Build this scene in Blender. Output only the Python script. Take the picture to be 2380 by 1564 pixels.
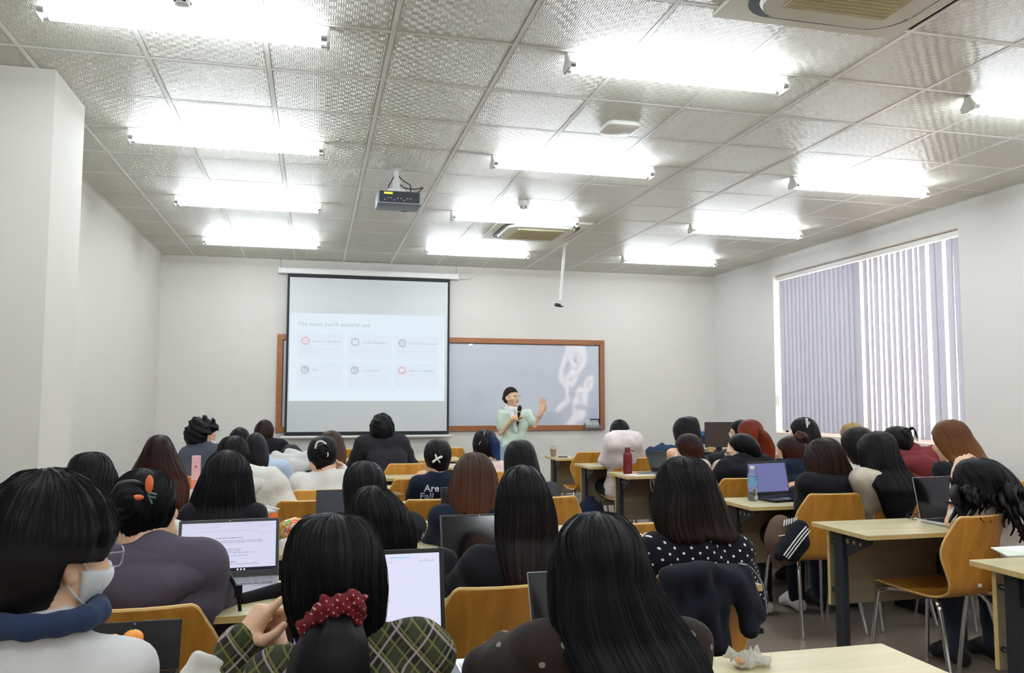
import bpy, bmesh, math, random
import numpy as np
from mathutils import Vector, Matrix
from mathutils.bvhtree import BVHTree
from mathutils.noise import noise as mnoise
random.seed(7); rng = np.random.default_rng(7)
PI = math.pi
SC = bpy.context.scene
for o in list(bpy.data.objects): bpy.data.objects.remove(o)
COL = SC.collection

# ------------------------------------------------------------------ camera
F_PX, YAW, PITCH, ROLL = 1882.99, 0.238833, 0.075644, 0.0016791
CAM = Vector((1.4659, -4.3907, 1.40))
HC = 3.146                                  # ceiling height
FW = Vector((math.sin(YAW)*math.cos(PITCH), math.cos(YAW)*math.cos(PITCH), math.sin(PITCH)))
_R0 = Vector((math.cos(YAW), -math.sin(YAW), 0)); _U0 = _R0.cross(FW)
RT = _R0*math.cos(ROLL)+_U0*math.sin(ROLL); UP = -_R0*math.sin(ROLL)+_U0*math.cos(ROLL)
cam = bpy.data.cameras.new('camera'); camo = bpy.data.objects.new('camera', cam); COL.objects.link(camo)
cam.sensor_width = 36; cam.lens = F_PX/2380*36; cam.clip_start = 0.05; cam.clip_end = 200
camo.matrix_world = Matrix(((RT.x, UP.x, -FW.x, CAM.x), (RT.y, UP.y, -FW.y, CAM.y), (RT.z, UP.z, -FW.z, CAM.z), (0, 0, 0, 1)))
SC.camera = camo
# ------------------------------------------------------------------ light
SC.view_settings.view_transform = 'Standard'; SC.view_settings.look = 'None'
SC.view_settings.gamma = 1; SC.view_settings.use_curve_mapping = False
SC.view_settings.exposure = 0.32
TUBE = 37.0                                 # radiance of a fluorescent tube
w = bpy.data.worlds.new('sky'); SC.world = w; w.use_nodes = True
bg = w.node_tree.nodes['Background']; bg.inputs[0].default_value = (1.0, 0.81, 0.69, 1); bg.inputs[1].default_value = 9.0

# measuring helpers: photo pixel (2380x1564) -> point of the room
def ray(x, y): return FW + RT*((x-1190)/F_PX) + UP*((782-y)/F_PX)
def aty(x, y, Y): d = ray(x, y); return CAM + d*((Y-CAM.y)/d.y)
def atz(x, y, Z): d = ray(x, y); return CAM + d*((Z-CAM.z)/d.z)
def atx(x, y, X): d = ray(x, y); return CAM + d*((X-CAM.x)/d.x)
def mpp(p): return (p-CAM).dot(FW)/F_PX     # metres per pixel at a point

# ------------------------------------------------------------------ materials
def lin(h):
    h = h.lstrip('#'); c = [int(h[i:i+2], 16)/255 for i in (0, 2, 4)]
    return tuple(x/12.92 if x <= .04045 else ((x+.055)/1.055)**2.4 for x in c)+(1,)
MATS = {}
class NT:
    def __init__(s, name):
        s.m = bpy.data.materials.new(name); s.m.use_nodes = True; s.t = s.m.node_tree
        s.b = s.t.nodes['Principled BSDF']
    def n(s, typ, **kw):
        x = s.t.nodes.new('ShaderNode'+typ)
        for k, v in kw.items():
            if k in x.inputs: x.inputs[k].default_value = v
            else: setattr(x, k, v)
        return x
    def l(s, a, b): s.t.links.new(a, b)
    def coord(s, which='Object', scale=(1, 1, 1)):
        c = s.n('TexCoord'); m = s.n('Mapping'); m.inputs['Scale'].default_value = scale
        s.l(c.outputs[which], m.inputs[0]); return m.outputs[0]
def mat(name, col, rough=.6, metal=0, spec=.5, noise=None, bump=None, alpha=None, trans=0, emit=None, coat=0, sheen=0, ior=None, sss=0):
    if name in MATS: return MATS[name]
    s = NT(name); b = s.b
    c = lin(col) if isinstance(col, str) else col
    b.inputs['Base Color'].default_value = c; b.inputs['Roughness'].default_value = rough
    b.inputs['Metallic'].default_value = metal; b.inputs['Specular IOR Level'].default_value = spec
    b.inputs['Transmission Weight'].default_value = trans; b.inputs['Coat Weight'].default_value = coat
    b.inputs['Sheen Weight'].default_value = sheen
    if ior: b.inputs['IOR'].default_value = ior
    if emit: b.inputs['Emission Color'].default_value = c if emit[0] is None else lin(emit[0]); b.inputs['Emission Strength'].default_value = emit[1]
    if noise:                                # (scale xyz, amount)
        nz = s.n('TexNoise', Scale=1.0, Detail=4.0); s.l(s.coord('Object', noise[0]), nz.inputs['Vector'])
        mx = s.n('MixRGB', blend_type='MULTIPLY'); mx.inputs[0].default_value = 1; mx.inputs[1].default_value = c
        rp = s.n('ValToRGB'); rp.color_ramp.elements[0].position = .3; rp.color_ramp.elements[1].position = .7
        v = 1-noise[1]; rp.color_ramp.elements[0].color = (v, v, v, 1); rp.color_ramp.elements[1].color = (1, 1, 1, 1)
        s.l(nz.outputs[0], rp.inputs[0]); s.l(rp.outputs[0], mx.inputs[2]); s.l(mx.outputs[0], b.inputs['Base Color'])
    if bump:                                 # (scale xyz, strength, distance)
        nz = s.n('TexNoise', Scale=1.0, Detail=5.0); s.l(s.coord('Object', bump[0]), nz.inputs['Vector'])
        bp = s.n('Bump', Strength=bump[1], Distance=bump[2]); s.l(nz.outputs[0], bp.inputs['Height']); s.l(bp.outputs[0], b.inputs['Normal'])
    MATS[name] = s.m; return s.m
def M(n): return MATS[n]

def cloth(name, col, rough=.9, pat=None):
    if name in MATS: return MATS[name]
    s = NT(name); b = s.b; c = lin(col)
    b.inputs['Roughness'].default_value = rough; b.inputs['Specular IOR Level'].default_value = .15
    b.inputs['Sheen Weight'].default_value = .15 if sum(c[:3]) > .3 else .05
    v = s.coord('Object')
    nz = s.n('TexNoise', Scale=9.0, Detail=3.0); s.l(v, nz.inputs['Vector'])
    mx = s.n('MixRGB', blend_type='MIX'); mx.inputs[1].default_value = tuple(x*.86 for x in c[:3])+(1,); mx.inputs[2].default_value = tuple(min(1, x*1.12) for x in c[:3])+(1,)
    s.l(nz.outputs[0], mx.inputs[0]); out = mx.outputs[0]
    def overlay(fac, color):
        nonlocal out
        m = s.n('MixRGB'); s.l(fac, m.inputs[0]); s.l(out, m.inputs[1]); m.inputs[2].default_value = lin(color); out = m.outputs[0]
    if pat and pat[0] == 'dots':             # staggered grid of dots on x-z
        sp = s.n('SeparateXYZ'); s.l(v, sp.inputs[0])
        def math_(op, a, bb=None):
            m = s.n('Math', operation=op)
            for i, q in enumerate((a, bb)):
                if q is None: continue
                if isinstance(q, (int, float)): m.inputs[i].default_value = q
                else: s.l(q, m.inputs[i])
            return m.outputs[0]
        P_, R_ = pat[1], pat[2]
        sx = math_('ADD', sp.outputs[0], math_('MULTIPLY', sp.outputs[1], .35))
        def dots(ox, oz):
            fx = math_('SUBTRACT', math_('FRACT', math_('ADD', math_('DIVIDE', sx, P_*1.5), ox+10)), .5)
            fz = math_('SUBTRACT', math_('FRACT', math_('ADD', math_('DIVIDE', sp.outputs[2], P_), oz+10)), .5)
            d = math_('ADD', math_('POWER', math_('MULTIPLY', fx, 1.5), 2), math_('POWER', fz, 2))
            return math_('LESS_THAN', d, (R_/P_)**2)
        overlay(math_('MAXIMUM', dots(0, 0), dots(.5, .5)), pat[3])
    if pat and pat[0] == 'plaid':
        rot = s.n('Mapping'); rot.inputs['Rotation'].default_value = (0, .75, 0); s.l(v, rot.inputs[0])
        for (axis, sc_, wd, colr, ph, st) in pat[1]:
            wv = s.n('TexWave', wave_type='BANDS', bands_direction=axis, Scale=sc_, Distortion=.3); wv.inputs['Phase Offset'].default_value = ph
            s.l(rot.outputs[0], wv.inputs['Vector'])
            r = s.n('ValToRGB'); r.color_ramp.elements[0].position = 1-wd; r.color_ramp.elements[0].color = (0, 0, 0, 1)
            r.color_ramp.elements[1].position = min(1, 1-wd*.6); r.color_ramp.elements[1].color = (st, st, st, 1)
            s.l(wv.outputs[0], r.inputs[0]); overlay(r.outputs[0], colr)
    s.l(out, b.inputs['Base Color'])
    nb = s.n('TexNoise', Scale=260.0, Detail=2.0); s.l(v, nb.inputs['Vector'])
    n2 = s.n('TexNoise', Scale=14.0, Detail=3.0); s.l(v, n2.inputs['Vector'])
    b1 = s.n('Bump', Strength=.25, Distance=.002); s.l(nb.outputs[0], b1.inputs['Height'])
    b2 = s.n('Bump', Strength=.5, Distance=.012); s.l(n2.outputs[0], b2.inputs['Height']); s.l(b1.outputs[0], b2.inputs['Normal'])
    s.l(b2.outputs[0], b.inputs['Normal'])
    MATS[name] = s.m; return s.m

def hairmat(name, col, tip=None, rough=.40):
    if name in MATS: return MATS[name]
    s = NT(name); b = s.b; c = tuple(x*.62 for x in lin(col)[:3])+(1,)
    b.inputs['Roughness'].default_value = rough; b.inputs['Specular IOR Level'].default_value = .13
    uv = s.n('TexCoord').outputs['UV']
    mp = s.n('Mapping'); mp.inputs['Scale'].default_value = (70, 2.2, 1); s.l(uv, mp.inputs[0])
    nz = s.n('TexNoise', Scale=1.0, Detail=6.0, Roughness=.7); s.l(mp.outputs[0], nz.inputs['Vector'])
    mp2 = s.n('Mapping'); mp2.inputs['Scale'].default_value = (14, .9, 1); s.l(uv, mp2.inputs[0])
    nz2 = s.n('TexNoise', Scale=1.0, Detail=3.0); s.l(mp2.outputs[0], nz2.inputs['Vector'])
    mx = s.n('MixRGB'); mx.inputs[1].default_value = tuple(x*.55 for x in c[:3])+(1,); mx.inputs[2].default_value = tuple(min(1, x*1.5) for x in c[:3])+(1,)
    s.l(nz.outputs[0], mx.inputs[0]); out = mx.outputs[0]
    if tip:
        sp = s.n('SeparateXYZ'); s.l(uv, sp.inputs[0])
        r = s.n('ValToRGB'); r.color_ramp.elements[0].position = .35; r.color_ramp.elements[1].position = .95
        r.color_ramp.elements[0].color = (0, 0, 0, 1); r.color_ramp.elements[1].color = (1, 1, 1, 1)
        s.l(sp.outputs[1], r.inputs[0]); m = s.n('MixRGB'); s.l(r.outputs[0], m.inputs[0]); s.l(out, m.inputs[1]); m.inputs[2].default_value = lin(tip); out = m.outputs[0]
    s.l(out, b.inputs['Base Color'])
    b1 = s.n('Bump', Strength=.55, Distance=.003); s.l(nz.outputs[0], b1.inputs['Height'])
    b2 = s.n('Bump', Strength=.35, Distance=.012); s.l(nz2.outputs[0], b2.inputs['Height']); s.l(b1.outputs[0], b2.inputs['Normal'])
    s.l(b2.outputs[0], b.inputs['Normal'])
    MATS[name] = s.m; return s.m

mat('wall_paint', '#e2dfd8', .85, spec=.2, bump=((60, 60, 60), .04, .002), noise=((.8, .8, .8), .04))
mat('wall_white', '#e8e6e4', .85, spec=.2)
mat('reveal_daylight_tint', '#ecdccf', .8, spec=.2)  # wall paint with the warm tint of daylight put into its colour
mat('skirting', '#8f8a85', .45)
mat('shoe_dark', '#1c1c20', .6); mat('shoe_white', '#dcdad6', .6)
mat('grid_metal', '#efefee', .36, spec=.55)
mat('dark_gap', '#8a8780', .9)
mat('white_metal', '#e6e6e4', .35, spec=.5)
mat('grey_metal', '#9a9c9e', .35, metal=.6)
mat('chrome', '#d8d8dc', .14, metal=1)
mat('steel_black', '#23242a', .5, spec=.4)
mat('black_plastic', '#17181b', .42)
mat('matt_black', '#121214', .8, spec=.2)
mat('white_plastic', '#e9e8e4', .38)
mat('silver', '#b9bbc0', .3, metal=.85)
mat('dark_screen', '#0b0b10', .12, spec=.6)
mat('glass', '#ffffff', .02, trans=1, ior=1.45)
mat('board_frame', '#a5653a', .4, noise=((3, 3, 30), .25))
mat('board_edge', '#3c2b26', .6)
mat('screen_black', '#1d2126', .7)
mat('screen_cloth', '#d6dadc', .8, spec=.1)
mat('paper', '#f2f2f0', .8)
mat('skin', '#d9a98a', .5, spec=.3, noise=((20, 20, 20), .08))
mat('skin_fair', '#e6bb9c', .5, spec=.3, noise=((20, 20, 20), .08))
mat('lip', '#b8595a', .4); mat('eye_white', '#e8e4df', .2); mat('eye_dark', '#1d1411', .15)
mat('exterior', '#cfc6bb', .9)
s = NT('whiteboard'); s.b.inputs['Base Color'].default_value = lin('#cbd0dc'); s.b.inputs['Roughness'].default_value = .05; s.b.inputs['Specular IOR Level'].default_value = 1.0
nz = s.n('TexNoise', Scale=2.2, Detail=1.0); s.l(s.coord('Object'), nz.inputs['Vector']); bp = s.n('Bump', Strength=.8, Distance=.03); s.l(nz.outputs[0], bp.inputs['Height']); s.l(bp.outputs[0], s.b.inputs['Normal']); MATS['whiteboard'] = s.m
# embossed ceiling tile: alternate blocks of horizontal and vertical ribs
s = NT('ceiling_tile'); s.b.inputs['Base Color'].default_value = lin('#e2dfd4'); s.b.inputs['Roughness'].default_value = .38; s.b.inputs['Specular IOR Level'].default_value = .5
v = s.coord('Object')
ck = s.n('TexChecker', Scale=30.0); s.l(v, ck.inputs['Vector'])
wx = s.n('TexWave', wave_type='BANDS', bands_direction='X', Scale=30.0, Distortion=1.2); s.l(v, wx.inputs['Vector'])
wy = s.n('TexWave', wave_type='BANDS', bands_direction='Y', Scale=30.0, Distortion=1.2); s.l(v, wy.inputs['Vector'])
mx = s.n('MixRGB'); s.l(ck.outputs['Fac'], mx.inputs[0]); s.l(wx.outputs[0], mx.inputs[1]); s.l(wy.outputs[0], mx.inputs[2])
bp = s.n('Bump', Strength=1.0, Distance=.005); s.l(mx.outputs[0], bp.inputs['Height']); s.l(bp.outputs[0], s.b.inputs['Normal']); MATS['ceiling_tile'] = s.m
# veneer woods
def wood(name, c1, c2, rough, sc=(2.2, 26, 26), coat=.2):
    s = NT(name); s.b.inputs['Roughness'].default_value = rough; s.b.inputs['Coat Weight'].default_value = coat; s.b.inputs['Coat Roughness'].default_value = .25
    v = s.coord('Object', sc); nz = s.n('TexNoise', Scale=1.0, Detail=6.0, Distortion=.6); s.l(v, nz.inputs['Vector'])
    r = s.n('ValToRGB'); r.color_ramp.elements[0].position = .3; r.color_ramp.elements[1].position = .72
    r.color_ramp.elements[0].color = lin(c1); r.color_ramp.elements[1].color = lin(c2); s.l(nz.outputs[0], r.inputs[0]); s.l(r.outputs[0], s.b.inputs['Base Color'])
    bp = s.n('Bump', Strength=.06, Distance=.001); s.l(nz.outputs[0], bp.inputs['Height']); s.l(bp.outputs[0], s.b.inputs['Normal'])
    MATS[name] = s.m
wood('ply_orange', '#ba7c2c', '#d89a42', .35, (20, 20, 1.6))
wood('ply_edge', '#d2a45a', '#e6c07c', .5)
wood('maple_top', '#bfb289', '#cfc39c', .42, (1.6, 22, 22))
wood('maple_edge', '#bfa268', '#d2b87e', .5)
wood('modesty_wood', '#84775e', '#94866c', .55, (2, 2, 24), 0)
s = NT('floor_tile'); s.b.inputs['Roughness'].default_value = .3; s.b.inputs['Specular IOR Level'].default_value = .4
nz = s.n('TexNoise', Scale=3.0, Detail=6.0); s.l(s.coord('Object'), nz.inputs['Vector']); r = s.n('ValToRGB'); r.color_ramp.elements[0].color = lin('#7d7066'); r.color_ramp.elements[1].color = lin('#93867a'); s.l(nz.outputs[0], r.inputs[0]); s.l(r.outputs[0], s.b.inputs['Base Color']); MATS['floor_tile'] = s.m
# vertical blind fabric: light passes through it
s = NT('blind_fabric'); s.b.inputs['Base Color'].default_value = lin('#d0d2dc'); s.b.inputs['Roughness'].default_value = .85
tr = s.n('BsdfTranslucent'); tr.inputs[0].default_value = lin('#c6c9d6'); mx = s.n('MixShader'); mx.inputs[0].default_value = .35
s.l(s.b.outputs[0], mx.inputs[1]); s.l(tr.outputs[0], mx.inputs[2]); s.l(mx.outputs[0], s.t.nodes['Material Output'].inputs[0]); MATS['blind_fabric'] = s.m
s = NT('tube_light'); s.b.inputs['Base Color'].default_value = (1, 1, 1, 1); s.b.inputs['Emission Color'].default_value = (.86, .94, 1, 1); s.b.inputs['Emission Strength'].default_value = TUBE; MATS['tube_light'] = s.m

# ------------------------------------------------------------------ mesh helpers
def tag(o, label=None, cat=None, group=None, kind=None):
    if label: o['label'] = label
    if cat: o['category'] = cat
    if group: o['group'] = group
    if kind: o['kind'] = kind
    return o
def empty(name, loc, label, cat, rz=0, group=None):
    o = bpy.data.objects.new(name, None); COL.objects.link(o); o.location = loc; o.rotation_euler = (0, 0, rz); o.empty_display_size = .05
    return tag(o, label, cat, group)
class MB:
    def __init__(s): s.v = []; s.f = []
    def add(s, vs, fs):
        k = len(s.v); s.v += [tuple(v) for v in vs]; s.f += [tuple(i+k for i in f) for f in fs]; return s
    def box(s, c, d, rz=0, rx=0, ry=0, ch=0):
        x, y, z = d[0]/2, d[1]/2, d[2]/2; Rm = Matrix.Rotation(rz, 3, 'Z') @ Matrix.Rotation(ry, 3, 'Y') @ Matrix.Rotation(rx, 3, 'X'); c = Vector(c)
        if ch <= 0:
            vs = [Vector((a*x, b*y, e*z)) for a in (-1, 1) for b in (-1, 1) for e in (-1, 1)]
            fs = [(0, 1, 3, 2), (4, 6, 7, 5), (0, 4, 5, 1), (2, 3, 7, 6), (0, 2, 6, 4), (1, 5, 7, 3)]
        else:
            bm = bmesh.new(); bmesh.ops.create_cube(bm, size=1)
            for v in bm.verts: v.co = Vector((v.co.x*2*x, v.co.y*2*y, v.co.z*2*z))
            bmesh.ops.bevel(bm, geom=bm.edges[:], offset=ch, segments=2, affect='EDGES', profile=.5)
            vs = [v.co.copy() for v in bm.verts]; fs = [tuple(v.index for v in f.verts) for f in bm.faces]; bm.free()
        return s.add([c+Rm@v for v in vs], fs)
    def tube(s, pts, r, n=8, cap=True, rr=None):
        pts = [Vector(p) for p in pts]; rings = []; prev = None
        for i, p in enumerate(pts):
            t = (pts[min(i+1, len(pts)-1)]-pts[max(i-1, 0)]).normalized()
            a = (prev if prev is not None else (Vector((0, 0, 1)) if abs(t.z) < .9 else Vector((1, 0, 0))))
            u = (a - t*a.dot(t)).normalized(); prev = u; w_ = t.cross(u); q = rr[i] if rr else r
            rings.append([p+u*q*math.cos(2*PI*k/n)+w_*q*math.sin(2*PI*k/n) for k in range(n)])
        vs = [v for rg in rings for v in rg]; fs = []
        for i in range(len(pts)-1):
            for k in range(n): fs.append((i*n+k, i*n+(k+1) % n, (i+1)*n+(k+1) % n, (i+1)*n+k))
        if cap: fs += [tuple(range(n))[::-1], tuple((len(pts)-1)*n+k for k in range(n))]
        return s.add(vs, fs)
    def lathe(s, prof, c=(0, 0, 0), n=20, cap=True):
        vs = []; fs = []; c = Vector(c)
        for r, z in prof:
            for k in range(n): vs.append(c+Vector((r*math.cos(2*PI*k/n), r*math.sin(2*PI*k/n), z)))
        for i in range(len(prof)-1):
            for k in range(n): fs.append((i*n+k, i*n+(k+1) % n, (i+1)*n+(k+1) % n, (i+1)*n+k))
        if cap: fs += [tuple(range(n))[::-1], tuple((len(prof)-1)*n+k for k in range(n))]
        return s.add(vs, fs)
    def quad(s, a, b, c, d): return s.add([a, b, c, d], [(0, 1, 2, 3)])
    def prism(s, poly, y0, y1, plane='xz'):
        n = len(poly)
        mk = {'xz': lambda a, b, t: (a, t, b), 'yz': lambda a, b, t: (t, a, b), 'xy': lambda a, b, t: (a, b, t)}[plane]
        vs = [mk(a, b, y0) for a, b in poly]+[mk(a, b, y1) for a, b in poly]
        fs = [tuple(range(n)), tuple(range(2*n-1, n-1, -1))]+[(i, i+n, (i+1) % n+n, (i+1) % n) for i in range(n)]
        return s.add(vs, fs)
    def mesh(s, name, m, smooth=False):
        me = bpy.data.meshes.new(name); me.from_pydata(s.v, [], s.f); me.update()
        bm = bmesh.new(); bm.from_mesh(me); bmesh.ops.recalc_face_normals(bm, faces=bm.faces); bm.to_mesh(me); bm.free()
        if m is not None: me.materials.append(M(m) if isinstance(m, str) else m)
        if smooth:
            me.polygons.foreach_set('use_smooth', [True]*len(me.polygons))
            try: me.set_sharp_from_angle(angle=math.radians(40))
            except Exception: pass
        return me
    def build(s, name, m, parent=None, smooth=False, loc=None):
        o = bpy.data.objects.new(name, s.mesh(name, m, smooth)); COL.objects.link(o)
        if parent is not None: o.parent = parent
        if loc is not None: o.location = loc
        return o
def struct(o): o['kind'] = 'structure'; return o
def copy_tree(o, parent=None):
    c = o.copy(); COL.objects.link(c); c.parent = parent
    for ch in o.children: copy_tree(ch, c)
    return c
def link(me, name, parent=None, loc=(0, 0, 0)):
    o = bpy.data.objects.new(name, me); COL.objects.link(o); o.parent = parent; o.location = loc; return o
def smooth_path(pts, n=6):
    pts = [Vector(p) for p in pts]; out = []
    for i in range(len(pts)-1):
        p0 = pts[max(i-1, 0)]; p1 = pts[i]; p2 = pts[i+1]; p3 = pts[min(i+2, len(pts)-1)]
        for k in range(n):
            t = k/n; out.append(.5*((2*p1)+(p2-p0)*t+(2*p0-5*p1+4*p2-p3)*t*t+(3*p1-p0-3*p2+p3)*t**3))
    return out+[pts[-1]]
def text_mesh(body, size, bold=False, align='LEFT', extrude=0, shear=0, spacing=1):
    cu = bpy.data.curves.new('txt', 'FONT'); cu.body = body; cu.size = size; cu.align_x = align; cu.extrude = extrude; cu.shear = shear; cu.space_character = spacing
    if bold: cu.offset = size*.022
    cu.resolution_u = 3
    o = bpy.data.objects.new('txt', cu); COL.objects.link(o); dg = bpy.context.evaluated_depsgraph_get()
    me = bpy.data.meshes.new_from_object(o.evaluated_get(dg)); bpy.data.objects.remove(o); bpy.data.curves.remove(cu); return me
# ================================================================== ROOM
XL, XR, YF, YB = -0.389, 7.034, 6.2, -5.6
struct(MB().box(((XL+XR)/2, (YF+YB)/2, -.05), (XR-XL+.6, YF-YB+.6, .1)).build('floor', 'floor_tile'))
struct(MB().box(((XL+XR)/2, YF+.1, HC/2), (XR-XL+.4, .2, HC+.2)).build('wall_front', 'wall_paint'))
struct(MB().box(((XL+XR)/2, YB-.1, HC/2), (XR-XL+.4, .2, HC+.2)).build('wall_back', 'wall_paint'))
wl = struct(MB().box((XL-.1, (YF+YB)/2, HC/2), (.2, YF-YB, HC+.2)).build('wall_left', 'wall_paint'))
tag(MB().box(((XL+.09)/2, .565, HC/2), (.09-XL, .57, HC)).build('pillar', 'wall_paint', wl), 'white square pillar standing out of the left wall')
WY0, WY1, WZ0, WZ1 = 1.62, 4.64, .96, 2.93
VY0, VY1 = -2.7, .30                          # second window, beyond the right edge of the photo (mirrored in the whiteboard)
mb = MB()
for y0, y1 in ((YB, VY0), (VY1, WY0), (WY1, YF)): mb.box((XR+.1, (y0+y1)/2, HC/2), (.2, y1-y0, HC+.2))
for y0, y1 in ((VY0, VY1), (WY0, WY1)): mb.box((XR+.1, (y0+y1)/2, (WZ0-.1)/2), (.2, y1-y0, WZ0+.1)).box((XR+.1, (y0+y1)/2, (WZ1+HC+.1)/2), (.2, y1-y0, HC+.1-WZ1))
wr = struct(mb.build('wall_right', 'wall_white'))
for nm, c, d in (('baseboard_front', ((XL+XR)/2, YF-.006, .055), (XR-XL, .012, .11)), ('baseboard_left', (XL+.006, (YF+YB)/2, .055), (.012, YF-YB, .11)), ('baseboard_right', (XR-.006, (YF+YB)/2, .055), (.012, YF-YB, .11))):
    struct(MB().box(c, d).build(nm, 'skirting'))
# window: frame, mullion and panes in the recess
def window(nm, WY0, WY1, blind_label, gaps):
    wn = struct(MB().box((XR+.1, (WY0+WY1)/2, WZ0+.01), (.2, WY1-WY0, .02)).build(nm, 'reveal_daylight_tint'))
    ym = (WY0+WY1)/2
    for k, (c, d) in enumerate((((XR+.165, WY0+.025, (WZ0+WZ1)/2), (.05, .05, WZ1-WZ0)), ((XR+.165, WY1-.025, (WZ0+WZ1)/2), (.05, .05, WZ1-WZ0)), ((XR+.165, ym, (WZ0+WZ1)/2), (.05, .06, WZ1-WZ0)), ((XR+.165, ym, WZ0+.045), (.05, WY1-WY0, .05)), ((XR+.165, ym, WZ1-.025), (.05, WY1-WY0, .05)))):
        MB().box(c, d).build('frame_bar', 'white_metal', wn)
    for a, b in ((WY0+.05, ym-.03), (ym+.03, WY1-.05)):
        MB().box((XR+.17, (a+b)/2, (WZ0+WZ1)/2), (.006, b-a, WZ1-WZ0-.1)).build('pane', 'glass', wn)
    vb = empty('vertical_blind', (XR+.06, ym, WZ1), blind_label, 'blind')
    MB().box((.02, 0, -.035), (.045, WY1-WY0-.03, .05), ch=.005).build('headrail', 'white_plastic', vb)
    hH = WZ1-WZ0-.12; y = WY1-.06-.05; k = 0
    while y > WY0+.04:
        closed = k < 18
        ang = math.radians(10 if closed else [-17, -22, -14, -24, -18, -21][k % 6])
        step = .083
        if k in gaps: step = .15 if k == 17 else .13
        if k > 27: ang = math.radians(-10)
        o = link(slat, 'slat', vb, (.0, y-ym, -.07)); o.scale = (1, 1, hH); o.rotation_euler = (0 if closed else math.radians(.35*math.sin(k*2.3)), 0, ang)
        y -= step; k += 1
    MB().tube([(-.03, WY1-ym-.02, -.1), (-.035, WY1-ym-.03, -1.2), (-.03, WY1-ym-.02, -1.52)], .003, 5).box((-.03, WY1-ym-.02, -1.56), (.012, .02, .12)).build('cord', 'white_plastic', vb)
slat = MB().box((0, 0, -.5), (.0012, .104, 1)).mesh('slat', 'blind_fabric')
window('window_1', WY0, WY1, 'pale lavender grey vertical blind hanging in the window of the right wall', (17, 28, 30))
window('window_2', VY0, VY1, 'vertical blind of the second window beyond the right edge of the photo', (9, 17, 22, 23, 24, 25))

# ceiling: dark void above, tees and single tiles
ce = struct(MB().box(((XL+XR)/2, (YF+YB)/2, HC+.06), (XR-XL+.4, YF-YB+.4, .08)).build('ceiling', 'dark_gap'))
AC = [(3.67, 3.64, .475), (3.66, -1.62, .475)]
xs = [XL]+[i*.6 for i in range(0, 12)]+[XR]; ys = [YB]+[j*.6 for j in range(-9, 11)]+[YF]
tcache = {}
def tile(wx, wy):
    key = (round(wx, 3), round(wy, 3))
    if key not in tcache:
        a, b = wx/2, wy/2; c = .003
        vs = [(-a, -b, .012), (a, -b, .012), (a, b, .012), (-a, b, .012), (-a, -b, c), (a, -b, c), (a, b, c), (-a, b, c), (-a+c, -b+c, 0), (a-c, -b+c, 0), (a-c, b-c, 0), (-a+c, b-c, 0)]
        fs = [(0, 1, 2, 3)]+[(i, (i+1) % 4, (i+1) % 4+4, i+4) for i in range(4)]+[(i+4, (i+1) % 4+4, (i+1) % 4+8, i+8) for i in range(4)]+[(8, 9, 10, 11)]
        tcache[key] = MB().add(vs, fs).mesh('ceiling_tile', 'ceiling_tile')
    return tcache[key]
G = .0135
for i in range(len(xs)-1):
    for j in range(len(ys)-1):
        x0, x1, y0, y1 = xs[i]+G, xs[i+1]-G, ys[j]+G, ys[j+1]-G
        cx, cy = (x0+x1)/2, (y0+y1)/2
        if cy < -4.9: continue
        if any(abs(cx-a) < .3 and abs(cy-b) < .3 for a, b, _ in AC): continue
        link(tile(x1-x0, y1-y0), 'ceiling_tile', ce, (cx, cy, HC+.001))
struct(MB().box(((XL+XR)/2, YB+.55/2+.1, HC+.01), (XR-XL, .9, .02)).build('trim_1', 'wall_white'))
for x in xs[1:-1]: MB().box((x, (YF-4.9)/2, HC+.0025), (.024, YF+4.9, .006)).build('main_tee', 'grid_metal', ce)
for y in ys[1:-1]:
    if y > -4.9: MB().box(((XL+XR)/2, y, HC+.003), (XR-XL, .023, .006)).build('cross_tee', 'grid_metal', ce)
struct(MB().box((XL+.012, (YF-4.9)/2, HC-.002), (.024, YF+4.9, .004)).box((XR-.012, (YF-4.9)/2, HC-.002), (.024, YF+4.9, .004)).box(((XL+XR)/2, YF-.012, HC-.002), (XR-XL, .024, .004)).build('trim_2', 'grid_metal'))

# fluorescent battens
def ceiling_light(x, y, label):
    e = empty('ceiling_light', (x, y, HC), label, 'ceiling light', group='twin tube ceiling lights')
    MB().box((0, 0, -.026), (1.25, .055, .05), ch=.004).build('batten', 'white_metal', e)
    for s_ in (-1, 1):
        MB().tube([(-.585, s_*.038, -.068), (.585, s_*.038, -.068)], .0135, 12).build('tube', 'tube_light', e)
        for t in (-1, 1):
            MB().tube([(t*.585, s_*.038, -.068), (t*.612, s_*.038, -.068)], .0145, 10).build('tube_cap', 'silver', e)
    for t in (-1, 1): MB().prism([(-.02, -.01), (.02, -.01), (.056, -.06), (.046, -.09), (-.046, -.09), (-.056, -.06)], t*.612, t*.624, 'yz').build('lamp_holder', 'white_plastic', e)
    return e
FX = {0: (.88, 'left'), 1: (3.3, 'middle'), 2: (5.73, 'right')}
FY = [(-.57, 'nearest the camera in view'), (1.21, 'second from the camera'), (3.0, 'third from the camera'), (4.85, 'nearest the front wall')]
for cix, (x, nm) in FX.items():
    for y, rn in FY: ceiling_light(x, y, f'lit white twin tube ceiling light, {nm} line, {rn}')
    for y in (-2.4, -4.2): ceiling_light(x, y, f'lit twin tube ceiling light on the {nm} line, {"above" if y > -3 else "behind"} the camera, out of the frame')

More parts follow.
